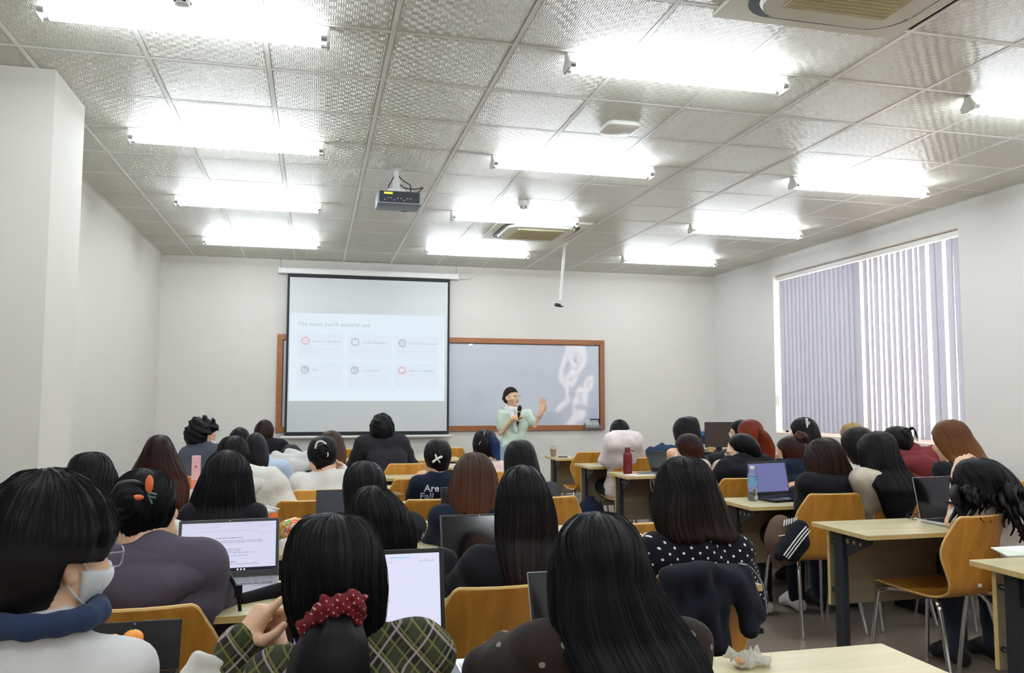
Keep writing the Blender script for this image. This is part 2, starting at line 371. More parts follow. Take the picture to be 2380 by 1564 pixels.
def rrect(a, b, r, n=6):
    out = []
    for cx, cy, a0 in ((a-r, b-r, 0), (-a+r, b-r, 90), (-a+r, -b+r, 180), (a-r, -b+r, 270)):
        for k in range(n+1): t = math.radians(a0+90*k/n); out.append((cx+r*math.cos(t), cy+r*math.sin(t)))
    return out
mat('ac_ivory', '#dcd9cc', .45); mat('ac_grille', '#c9bd98', .6); mat('ac_slot', '#34383c', .5)
def air_conditioner(x, y, label):
    e = empty('air_conditioner', (x, y, HC), label, 'air conditioner')
    MB().box((0, 0, -.012), (.95, .95, .024), ch=.008).build('fascia', 'ac_ivory', e)
    MB().prism(rrect(.40, .40, .16), -.024, -.030, 'xy').build('outlet_slot', 'ac_slot', e)
    mb = MB(); A = [(p[0], p[1], -.030) for p in rrect(.36, .36, .14)]; B = [(p[0], p[1], -.052) for p in rrect(.35, .35, .135)]; n = len(A)
    mb.add(A+B, [tuple(range(n, 2*n))]+[(i, (i+1) % n, (i+1) % n+n, i+n) for i in range(n)]); mb.build('front_panel', 'ac_ivory', e)
    mb = MB().box((0, 0, -.054), (.5, .5, .006))
    for k in range(17): mb.box((0, -.23+k*.0287, -.058), (.48, .010, .006))
    mb.build('grille', 'ac_grille', e)
    for a in range(4): MB().box((.38*math.cos(a*PI/2), .38*math.sin(a*PI/2), -.034), (.008 if a % 2 == 0 else .5, .5 if a % 2 == 0 else .008, .004)).build('louvre', 'grey_metal', e)
    return e
air_conditioner(AC[0][0], AC[0][1], 'ivory square ceiling cassette air conditioner with tan grille in front of the projector screen')
air_conditioner(AC[1][0], AC[1][1], 'white ceiling cassette air conditioner cut off by the top edge of the photo')

# wireless access point, smoke detectors
p = atz(1440, 292, HC)
e = empty('access_point', p, 'white rounded square wireless access point on the ceiling', 'access point')
mb = MB(); R = []
for sc, z in ((.105, 0), (.118, -.012), (.112, -.03), (.085, -.042)): R.append([(q[0], q[1], z) for q in rrect(sc, sc, sc*.45)])
n = len(R[0]); mb.add([v for r in R for v in r], [(i*n+k, i*n+(k+1) % n, (i+1)*n+(k+1) % n, (i+1)*n+k) for i in range(3) for k in range(n)]+[tuple(range(3*n, 4*n))]); mb.build('cover', 'white_plastic', e, True)
MB().lathe([(.006, -.0425), (.006, -.044)], n=10).build('status_lamp', 'silver', e)
def detector(p, label):
    e = empty('smoke_detector', p, label, 'smoke detector')
    MB().lathe([(.052, 0), (.054, -.03), (.05, -.042)], n=24).build('base', 'white_plastic', e, True)
    MB().lathe([(.034, -.042), (.036, -.052), (.03, -.066), (.02, -.068)], n=20).build('chamber', 'white_plastic', e, True)
    for k in range(5): a = k*2*PI/5; MB().box((.034*math.cos(a), .034*math.sin(a), -.056), (.006, .014, .01), rz=a).build('vent', 'black_plastic', e)
detector(atz(1217, 468, HC), 'white round smoke detector beside the middle ceiling light')
detector(atz(425, -22, HC), 'smoke detector at the top edge of the photo, above the nearest left light')

# projector hanging from its pole
PY = 1.75; pt = atz(921, 350, HC); pt = Vector((aty(921, 420, PY).x, PY, HC)); pc = aty(925, 468, PY); 
pr = empty('projector', (pt.x, PY, HC), 'dark ceiling projector with a yellow label hanging on a white pole', 'projector')
dz = pc.z-HC; dx = pc.x-pt.x
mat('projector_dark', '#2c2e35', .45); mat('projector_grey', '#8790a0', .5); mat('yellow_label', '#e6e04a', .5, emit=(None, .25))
MB().tube([(0, 0, 0), (0, 0, dz+.16)], .019, 14).build('pole', 'white_metal', pr, True)
MB().lathe([(.045, 0), (.045, -.004), (.02, -.008)], n=20).build('ceiling_plate', 'white_metal', pr)
MB().box((0, 0, dz+.12), (.055, .05, .09), ch=.004).box((0, 0, dz+.075), (.13, .10, .02), ch=.003).box((0, -.03, dz+.125), (.014, .02, .05)).build('bracket', 'white_metal', pr)
MB().box((dx, 0, dz), (.33, .25, .10), ch=.012).build('housing', 'projector_grey', pr, True)
MB().box((dx, -.127, dz+.004), (.30, .008, .082), ch=.003).build('rear_panel', 'projector_dark', pr)
MB().box((dx-.085, -.133, dz+.028), (.065, .003, .016)).build('label', 'yellow_label', pr)
mb = MB()
for a in range(9): mb.box((dx-.11+a*.024, -.133, dz+(-.008 if a % 3 else -.022)), (.012, .003, .006))
mb.build('port', 'silver', pr); MB().lathe([(.03, -.02), (.032, .02)], n=18).build('lens', 'dark_screen', pr, loc=(dx+.06, .12, dz-.03))
for pts in ([(-.012, 0, -.05), (-.045, -.01, -.11), (-.06, -.02, dz+.10), (-.06, -.05, dz+.05)], [(.018, 0, -.05), (.06, 0, -.09), (.105, -.01, dz+.13), (.10, -.1, dz+.05)], [(.02, 0, dz+.14), (.06, -.03, dz+.10), (.14, -.05, dz+.09), (.20, -.05, dz+.105), (.15, -.08, dz+.05)]):
    MB().tube(smooth_path(pts), .0042, 6).build('cable', 'black_plastic', pr, True)

# pole with a small camera in front of the screen
pt = atz(1313, 566, HC); q = aty(1302, 700, pt.y)
e = empty('ceiling_camera', pt, 'small black camera at the end of a thin white ceiling pole', 'camera')
d = Vector((q.x-pt.x, 0, q.z-HC))
MB().tube([(0, 0, 0), d], .017, 12).build('pole', 'white_metal', e, True)
MB().lathe([(.03, 0), (.03, -.012)], n=16).build('ceiling_plate', 'white_metal', e)
MB().box(d+Vector((-.03, 0, -.045)), (.07, .05, .035), ch=.01, ry=.15).box(d+Vector((.015, 0, -.06)), (.03, .05, .012)).build('camera_body', 'black_plastic', e)
MB().tube(smooth_path([d+Vector((0, 0, -.05)), d+Vector((.01, 0, -.09)), d+Vector((.025, 0, -.06))]), .003, 6).build('cable', 'white_plastic', e)

# whiteboard
bx0, bx1, bz0, bz1 = 1.005, 5.35, .965, 2.195; fwd = .068
wb = empty('whiteboard', ((bx0+bx1)/2, YF, bz0), 'wide glossy whiteboard in a brown wooden frame on the front wall', 'whiteboard')
W, H = bx1-bx0, bz1-bz0
MB().box((0, -.012, H/2), (W-.06, .012, H-.06)).build('board_surface', 'whiteboard', wb)
MB().box((0, -.02, H-fwd/2), (W, .04, fwd), ch=.003).build('frame_bar', 'board_frame', wb); MB().box((0, -.02, fwd/2), (W, .04, fwd), ch=.003).build('frame_bar', 'board_frame', wb)
for s_ in (-1, 1): MB().box((s_*(W/2-fwd/2), -.02, H/2), (fwd, .038, H-2*fwd), ch=.003).build('frame_bar', 'board_frame', wb)
mb = MB(); 
for s_ in (-1, 1): mb.box((s_*(W/2-fwd-.004), -.022, H/2), (.008, .02, H-2*fwd))
mb.box((0, -.022, H-fwd-.004), (W-2*fwd, .02, .008)); mb.build('inner_lip', 'board_edge', wb)
# marker box with eraser and markers
p = aty(1379, 990, YF-.06)
mat('acrylic', '#eef1f5', .05, trans=.9, ior=1.3); mat('marker_blue', '#2e3a8c', .4); mat('marker_red', '#c33b32', .4); mat('felt_navy', '#1d2c4d', .9)
e = empty('marker_holder', (p.x, p.y, p.z-.045), 'clear acrylic marker holder on the lower right corner of the whiteboard', 'holder')
MB().box((0, .035, .04), (.25, .004, .08)).box((0, -.03, .03), (.25, .004, .06)).box((0, 0, 0), (.25, .07, .004)).box((-.124, 0, .035), (.004, .07, .07)).box((.124, 0, .035), (.004, .07, .07)).build('tray', 'acrylic', e)
for k in range(8):
    m_ = MB().tube([(0, 0, .02), (-.022, 0, .125)], .0085, 8).build('whiteboard_marker', 'white_plastic', None, True, (p.x-.09+k*.024, p.y-.002, p.z-.045))
    tag(m_, f'{("leftmost", "second", "third", "fourth", "fifth", "sixth", "seventh", "rightmost")[k]} whiteboard marker from the left in the clear holder, {"red" if k in (4, 7) else "blue"} cap', 'marker', 'markers in the holder')
    MB().tube([(.004, 0, .003), (0, 0, .03)], .0095, 8).build('marker_cap', 'marker_red' if k in (4, 7) else 'marker_blue', m_)
tag(MB().box((p.x+.03, p.y+.02, p.z+.07), (.14, .03, .055), ch=.008).build('board_eraser', 'felt_navy'), 'dark navy board eraser standing behind the markers', 'eraser')

# projector screen
sx0, sx1, sz0, sz1, SY = 1.115, 3.175, .93, 2.955, YF-.11
ps = empty('projection_screen', ((sx0+sx1)/2, SY, sz0), 'pulled down white projection screen with black border in front of the whiteboard', 'projection screen')
W, H = sx1-sx0, sz1-sz0
MB().box((0, .004, H/2), (W, .003, H)).build('border', 'screen_black', ps)
MB().box((0, .0, H/2), (W-.056, .003, H-.085)).build('cloth', 'screen_cloth', ps)
MB().tube([(-W/2-.04, 0, -.022), (W/2+.04, 0, -.022)], .016, 12).build('bottom_bar', 'white_metal', ps, True)
MB().box((0, .03, H+.042), (W+.22, .075, .075), ch=.01).build('roller_case', 'white_metal', ps)
for s_ in (-1, 1):
    MB().box((s_*(W/2+.11), .03, H+.042), (.02, .08, .08), ch=.004).build('end_cap', 'white_plastic', ps)
    MB().tube([(s_*(W/2+.09), .03, H+.08), (s_*(W/2+.09), .03, HC-sz0)], .004, 6).build('hanger', 'grey_metal', ps)
MB().tube(smooth_path([(W/2+.12, .04, H+.04), (W/2+.25, .08, H+.025), (W/2+.38, .1, H+.09), (W/2+.5, .1, HC-sz0)]), .004, 6).build('cable', 'white_plastic', ps)
# the projected slide
def glow(name, col, k=1.0):
    if name in MATS: return MATS[name]
    s = NT(name); s.b.inputs['Base Color'].default_value = (.02, .02, .02, 1); s.b.inputs['Roughness'].default_value = .8; s.b.inputs['Specular IOR Level'].default_value = 0
    s.b.inputs['Emission Color'].default_value = lin(col); s.b.inputs['Emission Strength'].default_value = k*.78; MATS[name] = s.m; return s.m
glow('slide_bg', '#e3f0fa', 1.0); glow('slide_card', '#dfebf7', 1.0); glow('slide_grey', '#c6cbd8', 1.0); glow('slide_red', '#e2c6cf', 1.0); glow('slide_text', '#c3d0da', 1.0); glow('slide_small', '#d2dde6', 1.0); glow('slide_white', '#eaf3fb', 1.0)
lx0, lx1, lz0, lz1 = 1.158-(sx0+sx1)/2, 3.113-(sx0+sx1)/2, 1.357-sz0, 2.462-sz0
sl = MB().box(((lx0+lx1)/2, -.003, (lz0+lz1)/2), (lx1-lx0, .002, lz1-lz0)).build('slide', 'slide_bg', ps)
U = (lx1-lx0)/1265.; V = (lz1-lz0)/715.     # slide laid out in the units of a 3.555x zoom
def sp_(x, y): return lx0+(x-192)*U, lz1-(y-466)*V
def put(me, x, z, yy, mname, nm, parent=sl):
    me.materials.clear(); me.materials.append(M(mname)); o = bpy.data.objects.new(nm, me); COL.objects.link(o); o.parent = parent; o.location = (x, yy, z); o.rotation_euler = (PI/2, 0, 0); return o
x, z = sp_(250, 570); put(text_mesh("The tools you'll actually use", 45*U, True, spacing=1.12), x, z, -.0055, 'slide_text', 'lettering')
CX = [(280, 'Excel / Google Sheets', 'GA4'), (676, 'Google Ad Manager', 'Looker Studio'), (1064, 'DV360 & programmatic', 'Slides & storytelling')]
small = {(0, 0): ['To clean, organize monthly media plans', 'Your daily tool'], (1, 0): ['Where publishers manage and serve their', 'ad inventory'], (2, 0): ['Buying ad inventory across many sites and', 'apps at once'], (0, 1): ['What people do after they see or click', 'the ad'], (1, 1): ['Dashboard clients actually read, updated', 'daily'], (2, 1): ['The tool that turns numbers into a story']}
for i, (cx, t0, t1) in enumerate(CX):
    for j, (t, cy) in enumerate(((t0, 694+i*3), (t1, 928))):
        a, b = sp_(cx-28, cy-62), sp_(cx+335, cy+145); MB().box(((a[0]+b[0])/2, -.0045, (a[1]+b[1])/2), (b[0]-a[0], .001, a[1]-b[1])).build('card', 'slide_card', sl)
        x, z = sp_(cx+35, cy); red = (i, j) in ((0, 0), (2, 1))
        mb = MB(); mb.v = []; mb.lathe([(35*U, 0), (35*U, .001)], n=28); o = mb.build('icon_disc', 'slide_red' if red else 'slide_grey', sl, loc=(x, -.005, z)); o.rotation_euler = (PI/2, 0, 0)
        mb = MB(); q = U
        if (i, j) == (0, 0): mb.box((0, 0, 14*q), (36*q, .001, 7*q)).box((0, 0, -12*q), (36*q, .001, 6*q)).box((-15*q, 0, 0), (6*q, .001, 30*q)).box((15*q, 0, 0), (6*q, .001, 30*q)).box((0, 0, 0), (4*q, .001, 30*q)).box((0, 0, 2*q), (36*q, .001, 3*q))
        elif (i, j) == (1, 0): [mb.box((0, 0, (12-12*k_)*q), (38*q, .001, 9*q)) for k_ in range(3)]
        elif (i, j) == (2, 0): mb.add([(r_*math.cos(t_*PI/12)*q, 0, r_*math.sin(t_*PI/12)*q) for t_ in range(24) for r_ in (13, 18)], [(2*t_, 2*t_+1, (2*t_+3) % 48, (2*t_+2) % 48) for t_ in range(24)]).box((0, 0, 0), (8*q, .001, 8*q))
        elif j == 1 and i < 2: mb.box((-16*q, 0, 0), (4*q, .001, 30*q)).box((0, 0, -14*q), (34*q, .001, 4*q)).box((-5*q, 0, 0), (16*q, .001, 3*q), ry=-.7 if i == 0 else .9).box((7*q, 0, 2*q), (18*q, .001, 3*q), ry=.7 if i == 0 else -1)
        else: mb.box((0, 0, 5*q), (36*q, .001, 22*q)).box((-3*q, 0, -10*q), (8*q, .001, 10*q), ry=.5)
        mb.build('icon', 'slide_white', sl, loc=(x, -.0062, z))
        x, z = sp_(cx+92, cy+9); put(text_mesh(t, 24*U, True, spacing=1.05), x, z, -.0055, 'slide_text', 'lettering')
        for k_, t_ in enumerate(small[(i, j)]): x, z = sp_(cx, cy+72+k_*22); put(text_mesh(t_, 19*U), x, z, -.0055, 'slide_small', 'lettering')
# ================================================================== DESKS
def make_desk(depth=.45, w=1.4):
    """origin: floor, below the left end of the far edge; -y is the seat side"""
    e = bpy.data.objects.new('desk', None); COL.objects.link(e)
    MB().box((w/2, -depth/2, .7405), (w, depth, .021), ch=.0015).build('desk_top', 'maple_top', e)
    MB().box((w/2, -depth+.0, .7390), (w-.004, .003, .020)).box((w/2, 0, .7390), (w-.004, .003, .020)).box((0, -depth/2, .7390), (.003, depth-.004, .020)).box((w, -depth/2, .7390), (.003, depth-.004, .020)).build('edge_band', 'maple_edge', e)
    MB().box((w/2, -.075, .53), (w-.09, .018, .38)).build('modesty_panel', 'modesty_wood', e)
    for x in (.045, w-.045): MB().box((x, -.075, .53), (.003, .020, .38)).build('panel_edge', 'maple_edge', e)
    for x in (.062, w-.062):
        MB().box((x, -.155, .365), (.032, .07, .73), ch=.003).build('leg', 'steel_black', e)
        MB().box((x, -depth*.48, .015), (.04, depth*.92, .03), ch=.004).build('foot', 'steel_black', e)
        g = MB().prism([(-.185, .725), (-depth+.05, .725), (-depth+.05, .70), (-.19, .60)], x-.003, x+.003, 'yz').build('gusset', 'steel_black', e)
        for k in range(3): MB().tube([(x-.0045, -.215-.05*k, .685), (x+.0045, -.215-.05*k, .685)], .013-.002*k, 10).build('gusset_hole', 'modesty_wood', g)
        for z in (.66, .42): MB().tube([(x, -.085, z), (x, -.125, z)], .011, 8).build('spacer', 'black_plastic', e)
    return e
DEPTH = .45
LFAR = [4.55, 3.62, 2.7, 1.75, .79, -.36, -1.34, -2.475]     # far edges, left block, front row first
LDEP = [.45, .45, .45, .45, .45, .49, .45, .46]
RFAR = [4.44, 3.38, 2.42, 1.45, .49, -.55, -1.59]
RLX = [4.0, 4.0, 3.99, 4.01, 4.02, 4.03, 4.05]
desk0 = make_desk(); desk6 = make_desk(.49)
def put_desk(x, y, dep, label, group=None):
    src = desk6 if dep > .47 else desk0
    o = copy_tree(src); o.location = (x, y, 0); tag(o, label, 'desk', group)
ROWN = ['front', 'second', 'third', 'fourth', 'fifth', 'sixth', 'seventh', 'eighth']
for r, (y, d_) in enumerate(zip(LFAR, LDEP)):
    if r == 7:
        put_desk(1.545, y, d_, 'pale maple desk nearest the camera with clear folder and crushed cup on it')
        put_desk(.14, y, d_, 'desk in the bottom left corner in front of the person in the face mask')
        continue
    for xx, nm in ((.2, 'left'), (1.602, 'middle')):
        put_desk(xx, y, d_, f'pale maple desk in the {ROWN[r]} row from the board, {nm} part of the room')
for r, (x, y) in enumerate(zip(RLX, RFAR)):
    ex = ['with iced coffee on it', 'with a folded name card', 'with the red bottle on it', 'in front of the black hoodie', 'with the water bottle on it', 'with a reflecting laptop and spectacles', 'with a zigzag edged paper'][r]
    put_desk(x, y, .45, f'{ROWN[r]} aisle desk of the window side, {ex}')
    if r != 0: put_desk(x+1.402, y, .45, f'pale desk by the window wall, {ROWN[r]} row from the board')
for o in (desk0, desk6):
    for ch in list(o.children_recursive): bpy.data.objects.remove(ch)
    bpy.data.objects.remove(o)

# ================================================================== CHAIRS
def shell_mesh():
    # profile of the bent plywood: seat front -> seat rear -> back top; (y, z, half width)
    P_ = [(.225, .432, .150), (.215, .444, .178), (.17, .452, .198), (.08, .448, .203), (-.03, .440, .198), (-.12, .436, .184), (-.175, .446, .168), (-.205, .475, .160), (-.219, .52, .163), (-.228, .58, .188), (-.237, .64, .215), (-.248, .69, .222), (-.262, .74, .208), (-.276, .785, .184), (-.287, .815, .168), (-.292, .829, .160), (-.295, .838, .146)]
    nu = 12; T = .011; pts = smooth_path([(a, b, c) for a, b, c in P_], 2); V = []; n = len(pts)
    for i, p in enumerate(pts):
        t = (pts[min(i+1, n-1)]-pts[max(i-1, 0)]); t.z = 0; t = Vector((t.x, t.y)).normalized(); nr = Vector((-t.y, t.x))  # normal in y,z
        back = max(0, min(1, (p.y-.47)/.2))
        for sgn in (1, -1):
            for k in range(nu+1):
                u = -1+2*k/nu; curve = (.022*back)*(u*u)-(.006*(1-back))*(1-u*u)*0
                off = (T/2)*sgn
                V.append((u*p.z, p.x+nr.x*off+curve, p.y+nr.y*off+(.006*(u*u) if back == 0 else 0)))
    S = 2*(nu+1); F = []
    for i in range(n-1):
        for sd in (0, 1):
            for k in range(nu):
                a = i*S+sd*(nu+1)+k; F.append((a, a+1, a+1+S, a+S))
        for k in (0, nu): a = i*S+k; b = a+nu+1; F.append((a, b, b+S, a+S))
    for i in (0, n-1):
        for k in range(nu): a = i*S+k; F.append((a, a+1, a+1+nu+1, a+nu+1))
    mb = MB(); mb.add(V, F); me = mb.mesh('seat_shell', 'ply_orange', True); me.materials.append(M('ply_edge'))
    for i_, pl in enumerate(me.polygons): pass
    return me
SHELL = shell_mesh()
EDGE = None
def edge_mesh():
    P_ = [(.225, .432, .150), (.215, .444, .178), (.17, .452, .198), (.08, .448, .203), (-.03, .440, .198), (-.12, .436, .184), (-.175, .446, .168), (-.205, .475, .160), (-.219, .52, .163), (-.228, .58, .188), (-.237, .64, .215), (-.248, .69, .222), (-.262, .74, .208), (-.276, .785, .184), (-.287, .815, .168), (-.292, .829, .160), (-.295, .838, .146)]
    pts = smooth_path([(a, b, c) for a, b, c in P_], 2)
    def pos(p, u):
        back = max(0, min(1, (p.y-.47)/.2)); return Vector((u*p.z, p.x+.022*back*u*u, p.y+(.006*u*u if back == 0 else 0)))
    loop = [pos(p, 1) for p in pts]+[pos(pts[-1], u) for u in (.6, .2, -.2, -.6)]+[pos(p, -1) for p in reversed(pts)]+[pos(pts[0], u) for u in (-.6, -.2, .2, .6)]
    loop.append(loop[0]); return MB().tube(loop, .0062, 6, cap=False).mesh('edge_ply', 'ply_edge', True)
EDGE = edge_mesh()
def leg_mesh(sx, front):
    if front: pts = [(sx*.10, .05, .425), (sx*.155, .13, .425), (sx*.175, .185, .405), (sx*.182, .205, .36), (sx*.205, .245, .0)]
    else: pts = [(sx*.10, -.05, .425), (sx*.15, -.12, .425), (sx*.165, -.15, .40), (sx*.175, -.17, .35), (sx*.205, -.25, .0)]
    mb = MB().tube(smooth_path(pts, 5), .0115, 10); mb.lathe([(.014, .0), (.014, .018)], (pts[-1][0], pts[-1][1], 0), 10); return mb.mesh('leg', 'chrome', True)
LEGS = [leg_mesh(sx, fr) for sx in (-1, 1) for fr in (True, False)]
SUP = MB().box((0, .05, .424), (.22, .02, .008)).box((0, -.05, .424), (.22, .02, .008)).mesh('seat_support', 'grey_metal')
CHAIRS = []
def chair(x, y, rz, label, group=None, top=None):
    CHAIRS.append((x, y))
    e = empty('chair', (x, y, 0), label, 'chair', rz, group)
    link(SHELL, 'seat_shell', e); link(EDGE, 'edge_ply', e); link(SUP, 'seat_support', e)
    for m in LEGS: link(m, 'leg', e)
    return e
def chair_px(px, ytop, label, rz=0, zt=.838, group=None):
    """chair whose back-top centre is seen at a pixel of the photo"""
    p = atz(px, ytop, zt); a = math.radians(rz); off = Vector((-.275*-math.sin(a), -.275*math.cos(a)))
    return chair(min(p.x-off.x, XR-.24), p.y-off.y, a, label, group)
# ================================================================== CHAIRS SEEN IN THE PHOTO
chair_px(1938, 1148, 'orange chair with chrome legs under the person in black with long dark brown hair', -4)
cr = chair_px(2283, 1199, 'bare orange chair with visible seat behind the aisle desk, right', 9)
MB().box((.02, -.232, .50), (.024, .003, .016)).build('sticker', 'paper', cr)
chair_px(1178, 1363, 'bare orange chair in front of the person in black with straight black hair', 2)
c12 = chair_px(310, 1415, 'large bare orange chair nearest the camera beside the face mask wearer', 0)
chair_px(880, 1064, 'bare orange chair back right behind the broad person in black', 0)
chair_px(948, 1078, 'bare orange chair, middle of three stepped ones left of the bow clip', 0)
chair_px(972, 1113, 'bare orange chair just left of the navy lettered T-shirt', 0)
chair_px(1012, 1161, 'bare orange chair below the white lettering, before the torn paper', 0)
chair_px(718, 1164, 'bare orange chair between the white sweater and the snack bag', 0)
chair_px(475, 1069, 'bare orange chair with the pink drink carton behind it', 0)
chair_px(480, 1089, 'bare orange chair directly in front of the one by the pink carton', 0)
chair_px(712, 1091, 'orange chair mostly hidden left of the white sweater', 0)
chair_px(1043, 1041, 'orange chair behind the bow clip wearer, right side', 0)
chair_px(1278, 1156, 'yellowish orange chair right of the straight black hair, at the aisle', 6)
chair_px(1460, 1218, 'yellow orange chair behind the crown of the long haired person, centre aisle', 0)
chair_px(1728, 1112, 'orange chair left of the open blue laptop', 0)
chair_px(2112, 1141, 'bare orange chair between the waist-length hair and the reflecting laptop', 4)
chair_px(2152, 1096, 'orange chair under the maroon hoodie script', -8)
chair_px(2296, 1081, 'orange chair against the white right wall', 0)
chair_px(1377, 1051, 'reddish orange chair at the first aisle desk', -4)
chair_px(1512, 1049, 'orange chair beside the folded navy jacket', 0)
chair_px(1480, 1065, 'orange chair behind the red bottle', 0)
chair_px(820, 1044, 'orange chair at the left of the broad person in black', 0)
chair_px(2392, 1118, 'orange chair cut off by the right edge of the photo', 0)


jacket_chair = chair_px(1640, 1320, 'orange chair with a black jacket hung over its backrest', 2)
CHX = list(CHAIRS)
# ================================================================== FIGURES (implicit surfaces -> quads)
def nets(val, lo, h):
    s = val < 0; nx, ny, nz = val.shape
    cs = [(0, 0, 0), (1, 0, 0), (0, 1, 0), (1, 1, 0), (0, 0, 1), (1, 0, 1), (0, 1, 1), (1, 1, 1)]
    def sub(a, o): return a[o[0]:nx-1+o[0], o[1]:ny-1+o[1], o[2]:nz-1+o[2]]
    cnt = np.zeros((nx-1, ny-1, nz-1), np.int8)
    for o in cs: cnt += sub(s, o)
    act = np.argwhere((cnt > 0) & (cnt < 8))
    if len(act) == 0: return np.zeros((0, 3)), np.zeros((0, 4), int)
    idx = -np.ones(cnt.shape, np.int64); idx[act[:, 0], act[:, 1], act[:, 2]] = np.arange(len(act))
    acc = np.zeros((len(act), 3)); n = np.zeros(len(act))
    cv = [val[act[:, 0]+o[0], act[:, 1]+o[1], act[:, 2]+o[2]] for o in cs]
    for a in range(8):
        for b in range(a+1, 8):
            da = np.array(cs[b])-np.array(cs[a])
            if np.abs(da).sum() != 1: continue
            m = (cv[a] < 0) != (cv[b] < 0); t = np.where(m, cv[a]/np.where(m, cv[a]-cv[b], 1), 0)
            acc += np.where(m[:, None], np.array(cs[a])+t[:, None]*da, 0); n += m
    V = (act+acc/n[:, None])*h+np.array(lo); F = []
    for ax in range(3):
        d = [0, 0, 0]; d[ax] = 1; u, w_ = (ax+1) % 3, (ax+2) % 3
        a = s[:nx-d[0], :ny-d[1], :nz-d[2]]; b = s[d[0]:, d[1]:, d[2]:]; e = np.argwhere(a != b)
        e = e[(e[:, u] > 0) & (e[:, w_] > 0) & (e[:, u] < val.shape[u]-1) & (e[:, w_] < val.shape[w_]-1)]
        if not len(e): continue
        q = []
        for du, dw in ((-1, -1), (0, -1), (0, 0), (-1, 0)):
            c = e.copy(); c[:, u] += du; c[:, w_] += dw; q.append(idx[c[:, 0], c[:, 1], c[:, 2]])
        q = np.stack(q, 1); fl = s[e[:, 0], e[:, 1], e[:, 2]]; q[~fl] = q[~fl][:, ::-1]; F.append(q)
    return V, np.concatenate(F)
def np_mesh(name, V, F, m, uv=None):
    me = bpy.data.meshes.new(name); me.vertices.add(len(V)); me.vertices.foreach_set('co', np.asarray(V, np.float32).ravel())
    k = F.shape[1]; me.loops.add(len(F)*k); me.loops.foreach_set('vertex_index', F.astype(np.int32).ravel())
    me.polygons.add(len(F)); me.polygons.foreach_set('loop_start', np.arange(0, len(F)*k, k, dtype=np.int32)); me.polygons.foreach_set('use_smooth', np.ones(len(F), bool))
    me.update(calc_edges=True); me.validate()
    if uv is not None:
        l = me.uv_layers.new(name='UVMap'); l.data.foreach_set('uv', uv[F.ravel()].astype(np.float32).ravel())
    me.materials.append(M(m) if isinstance(m, str) else m); return me
A_ = lambda p: np.array(tuple(p), float)
def cone(a, b, ra, rb, k=.03, fl=None): return ('c', A_(a), A_(b), ra, rb, k, fl)
def ell(c, r, k=.02, R=None): return ('e', A_(c), np.array(r, float), k, R)
class Sdf:
    def __init__(s, prims, h, grow=0., pad=.05, lo=None, hi=None):
        if lo is None:
            L = []; U = []
            for p in prims:
                if p[0] == 'c': r = max(p[3], p[4]); L += [p[1]-r, p[2]-r]; U += [p[1]+r, p[2]+r]
                else: r = p[2].max(); L.append(p[1]-r); U.append(p[1]+r)
            lo = np.min(L, 0)-grow-pad; hi = np.max(U, 0)+grow+pad
        s.lo = lo; s.h = h; n = np.ceil((hi-lo)/h).astype(int)+1; s.n = n
        s.ax = [lo[i]+h*np.arange(n[i]) for i in range(3)]
        s.v = np.full(n, .15, np.float32)
        for p in prims: s.add(p, grow)
    def sl(s, a, b):
        i0 = np.clip(np.floor((a-s.lo)/s.h).astype(int), 0, s.n-1); i1 = np.clip(np.ceil((b-s.lo)/s.h).astype(int)+1, 1, s.n)
        i1 = np.maximum(i1, i0+1)
        S = tuple(slice(i0[k], i1[k]) for k in range(3)); G = np.meshgrid(*[s.ax[k][S[k]] for k in range(3)], indexing='ij', sparse=True); return S, G
    def add(s, p, grow=0., op='u'):
        if p[0] == 'c':
            _, a, b, ra, rb, k, fl = p; m = max(ra, rb)+grow+.09
            S, (X, Y, Z) = s.sl(np.minimum(a, b)-m, np.maximum(a, b)+m); ba = b-a; L = max((ba@ba), 1e-9)
            fy = fl or 1.
            px, py, pz = X-a[0], Y-a[1], Z-a[2]; t = np.clip((px*ba[0]+py*ba[1]+pz*ba[2])/L, 0, 1)
            d = np.sqrt((px-t*ba[0])**2+((py-t*ba[1])/fy)**2+(pz-t*ba[2])**2)-(ra+(rb-ra)*t)-grow
        else:
            _, c, r, k, R = p; m = r.max()+grow+.09
            S, (X, Y, Z) = s.sl(c-m, c+m); px, py, pz = X-c[0], Y-c[1], Z-c[2]
            if R is not None: q = [R[0][i]*px+R[1][i]*py+R[2][i]*pz for i in range(3)]
            else: q = [px, py, pz]
            r = r+grow; k0 = np.sqrt((q[0]/r[0])**2+(q[1]/r[1])**2+(q[2]/r[2])**2); k1 = np.sqrt((q[0]/r[0]**2)**2+(q[1]/r[1]**2)**2+(q[2]/r[2]**2)**2)
            d = k0*(k0-1)/np.maximum(k1, 1e-6)
        v = s.v[S]
        if op == 'u': hh = np.maximum(k-np.abs(v-d), 0)/k; s.v[S] = np.minimum(v, d)-hh*hh*k*.25
        elif op == 'sub': hh = np.maximum(k-np.abs(v+d), 0)/k; s.v[S] = np.maximum(v, -d)+hh*hh*k*.25
        return s
    def grid(s): return np.meshgrid(*s.ax, indexing='ij', sparse=True)
    def cutmax(s, fn): X, Y, Z = s.grid(); s.v = np.maximum(s.v, fn(X, Y, Z)).astype(np.float32); return s
    def warp(s, fn): X, Y, Z = s.grid(); s.v = (s.v+fn(X, Y, Z)).astype(np.float32); return s
    def nets(s): return nets(s.v, s.lo, s.h)
def join(parts):
    V = []; F = []; k = 0
    for v, f in parts:
        if len(v): V.append(v); F.append(f+k); k += len(v)
    return np.concatenate(V), np.concatenate(F)
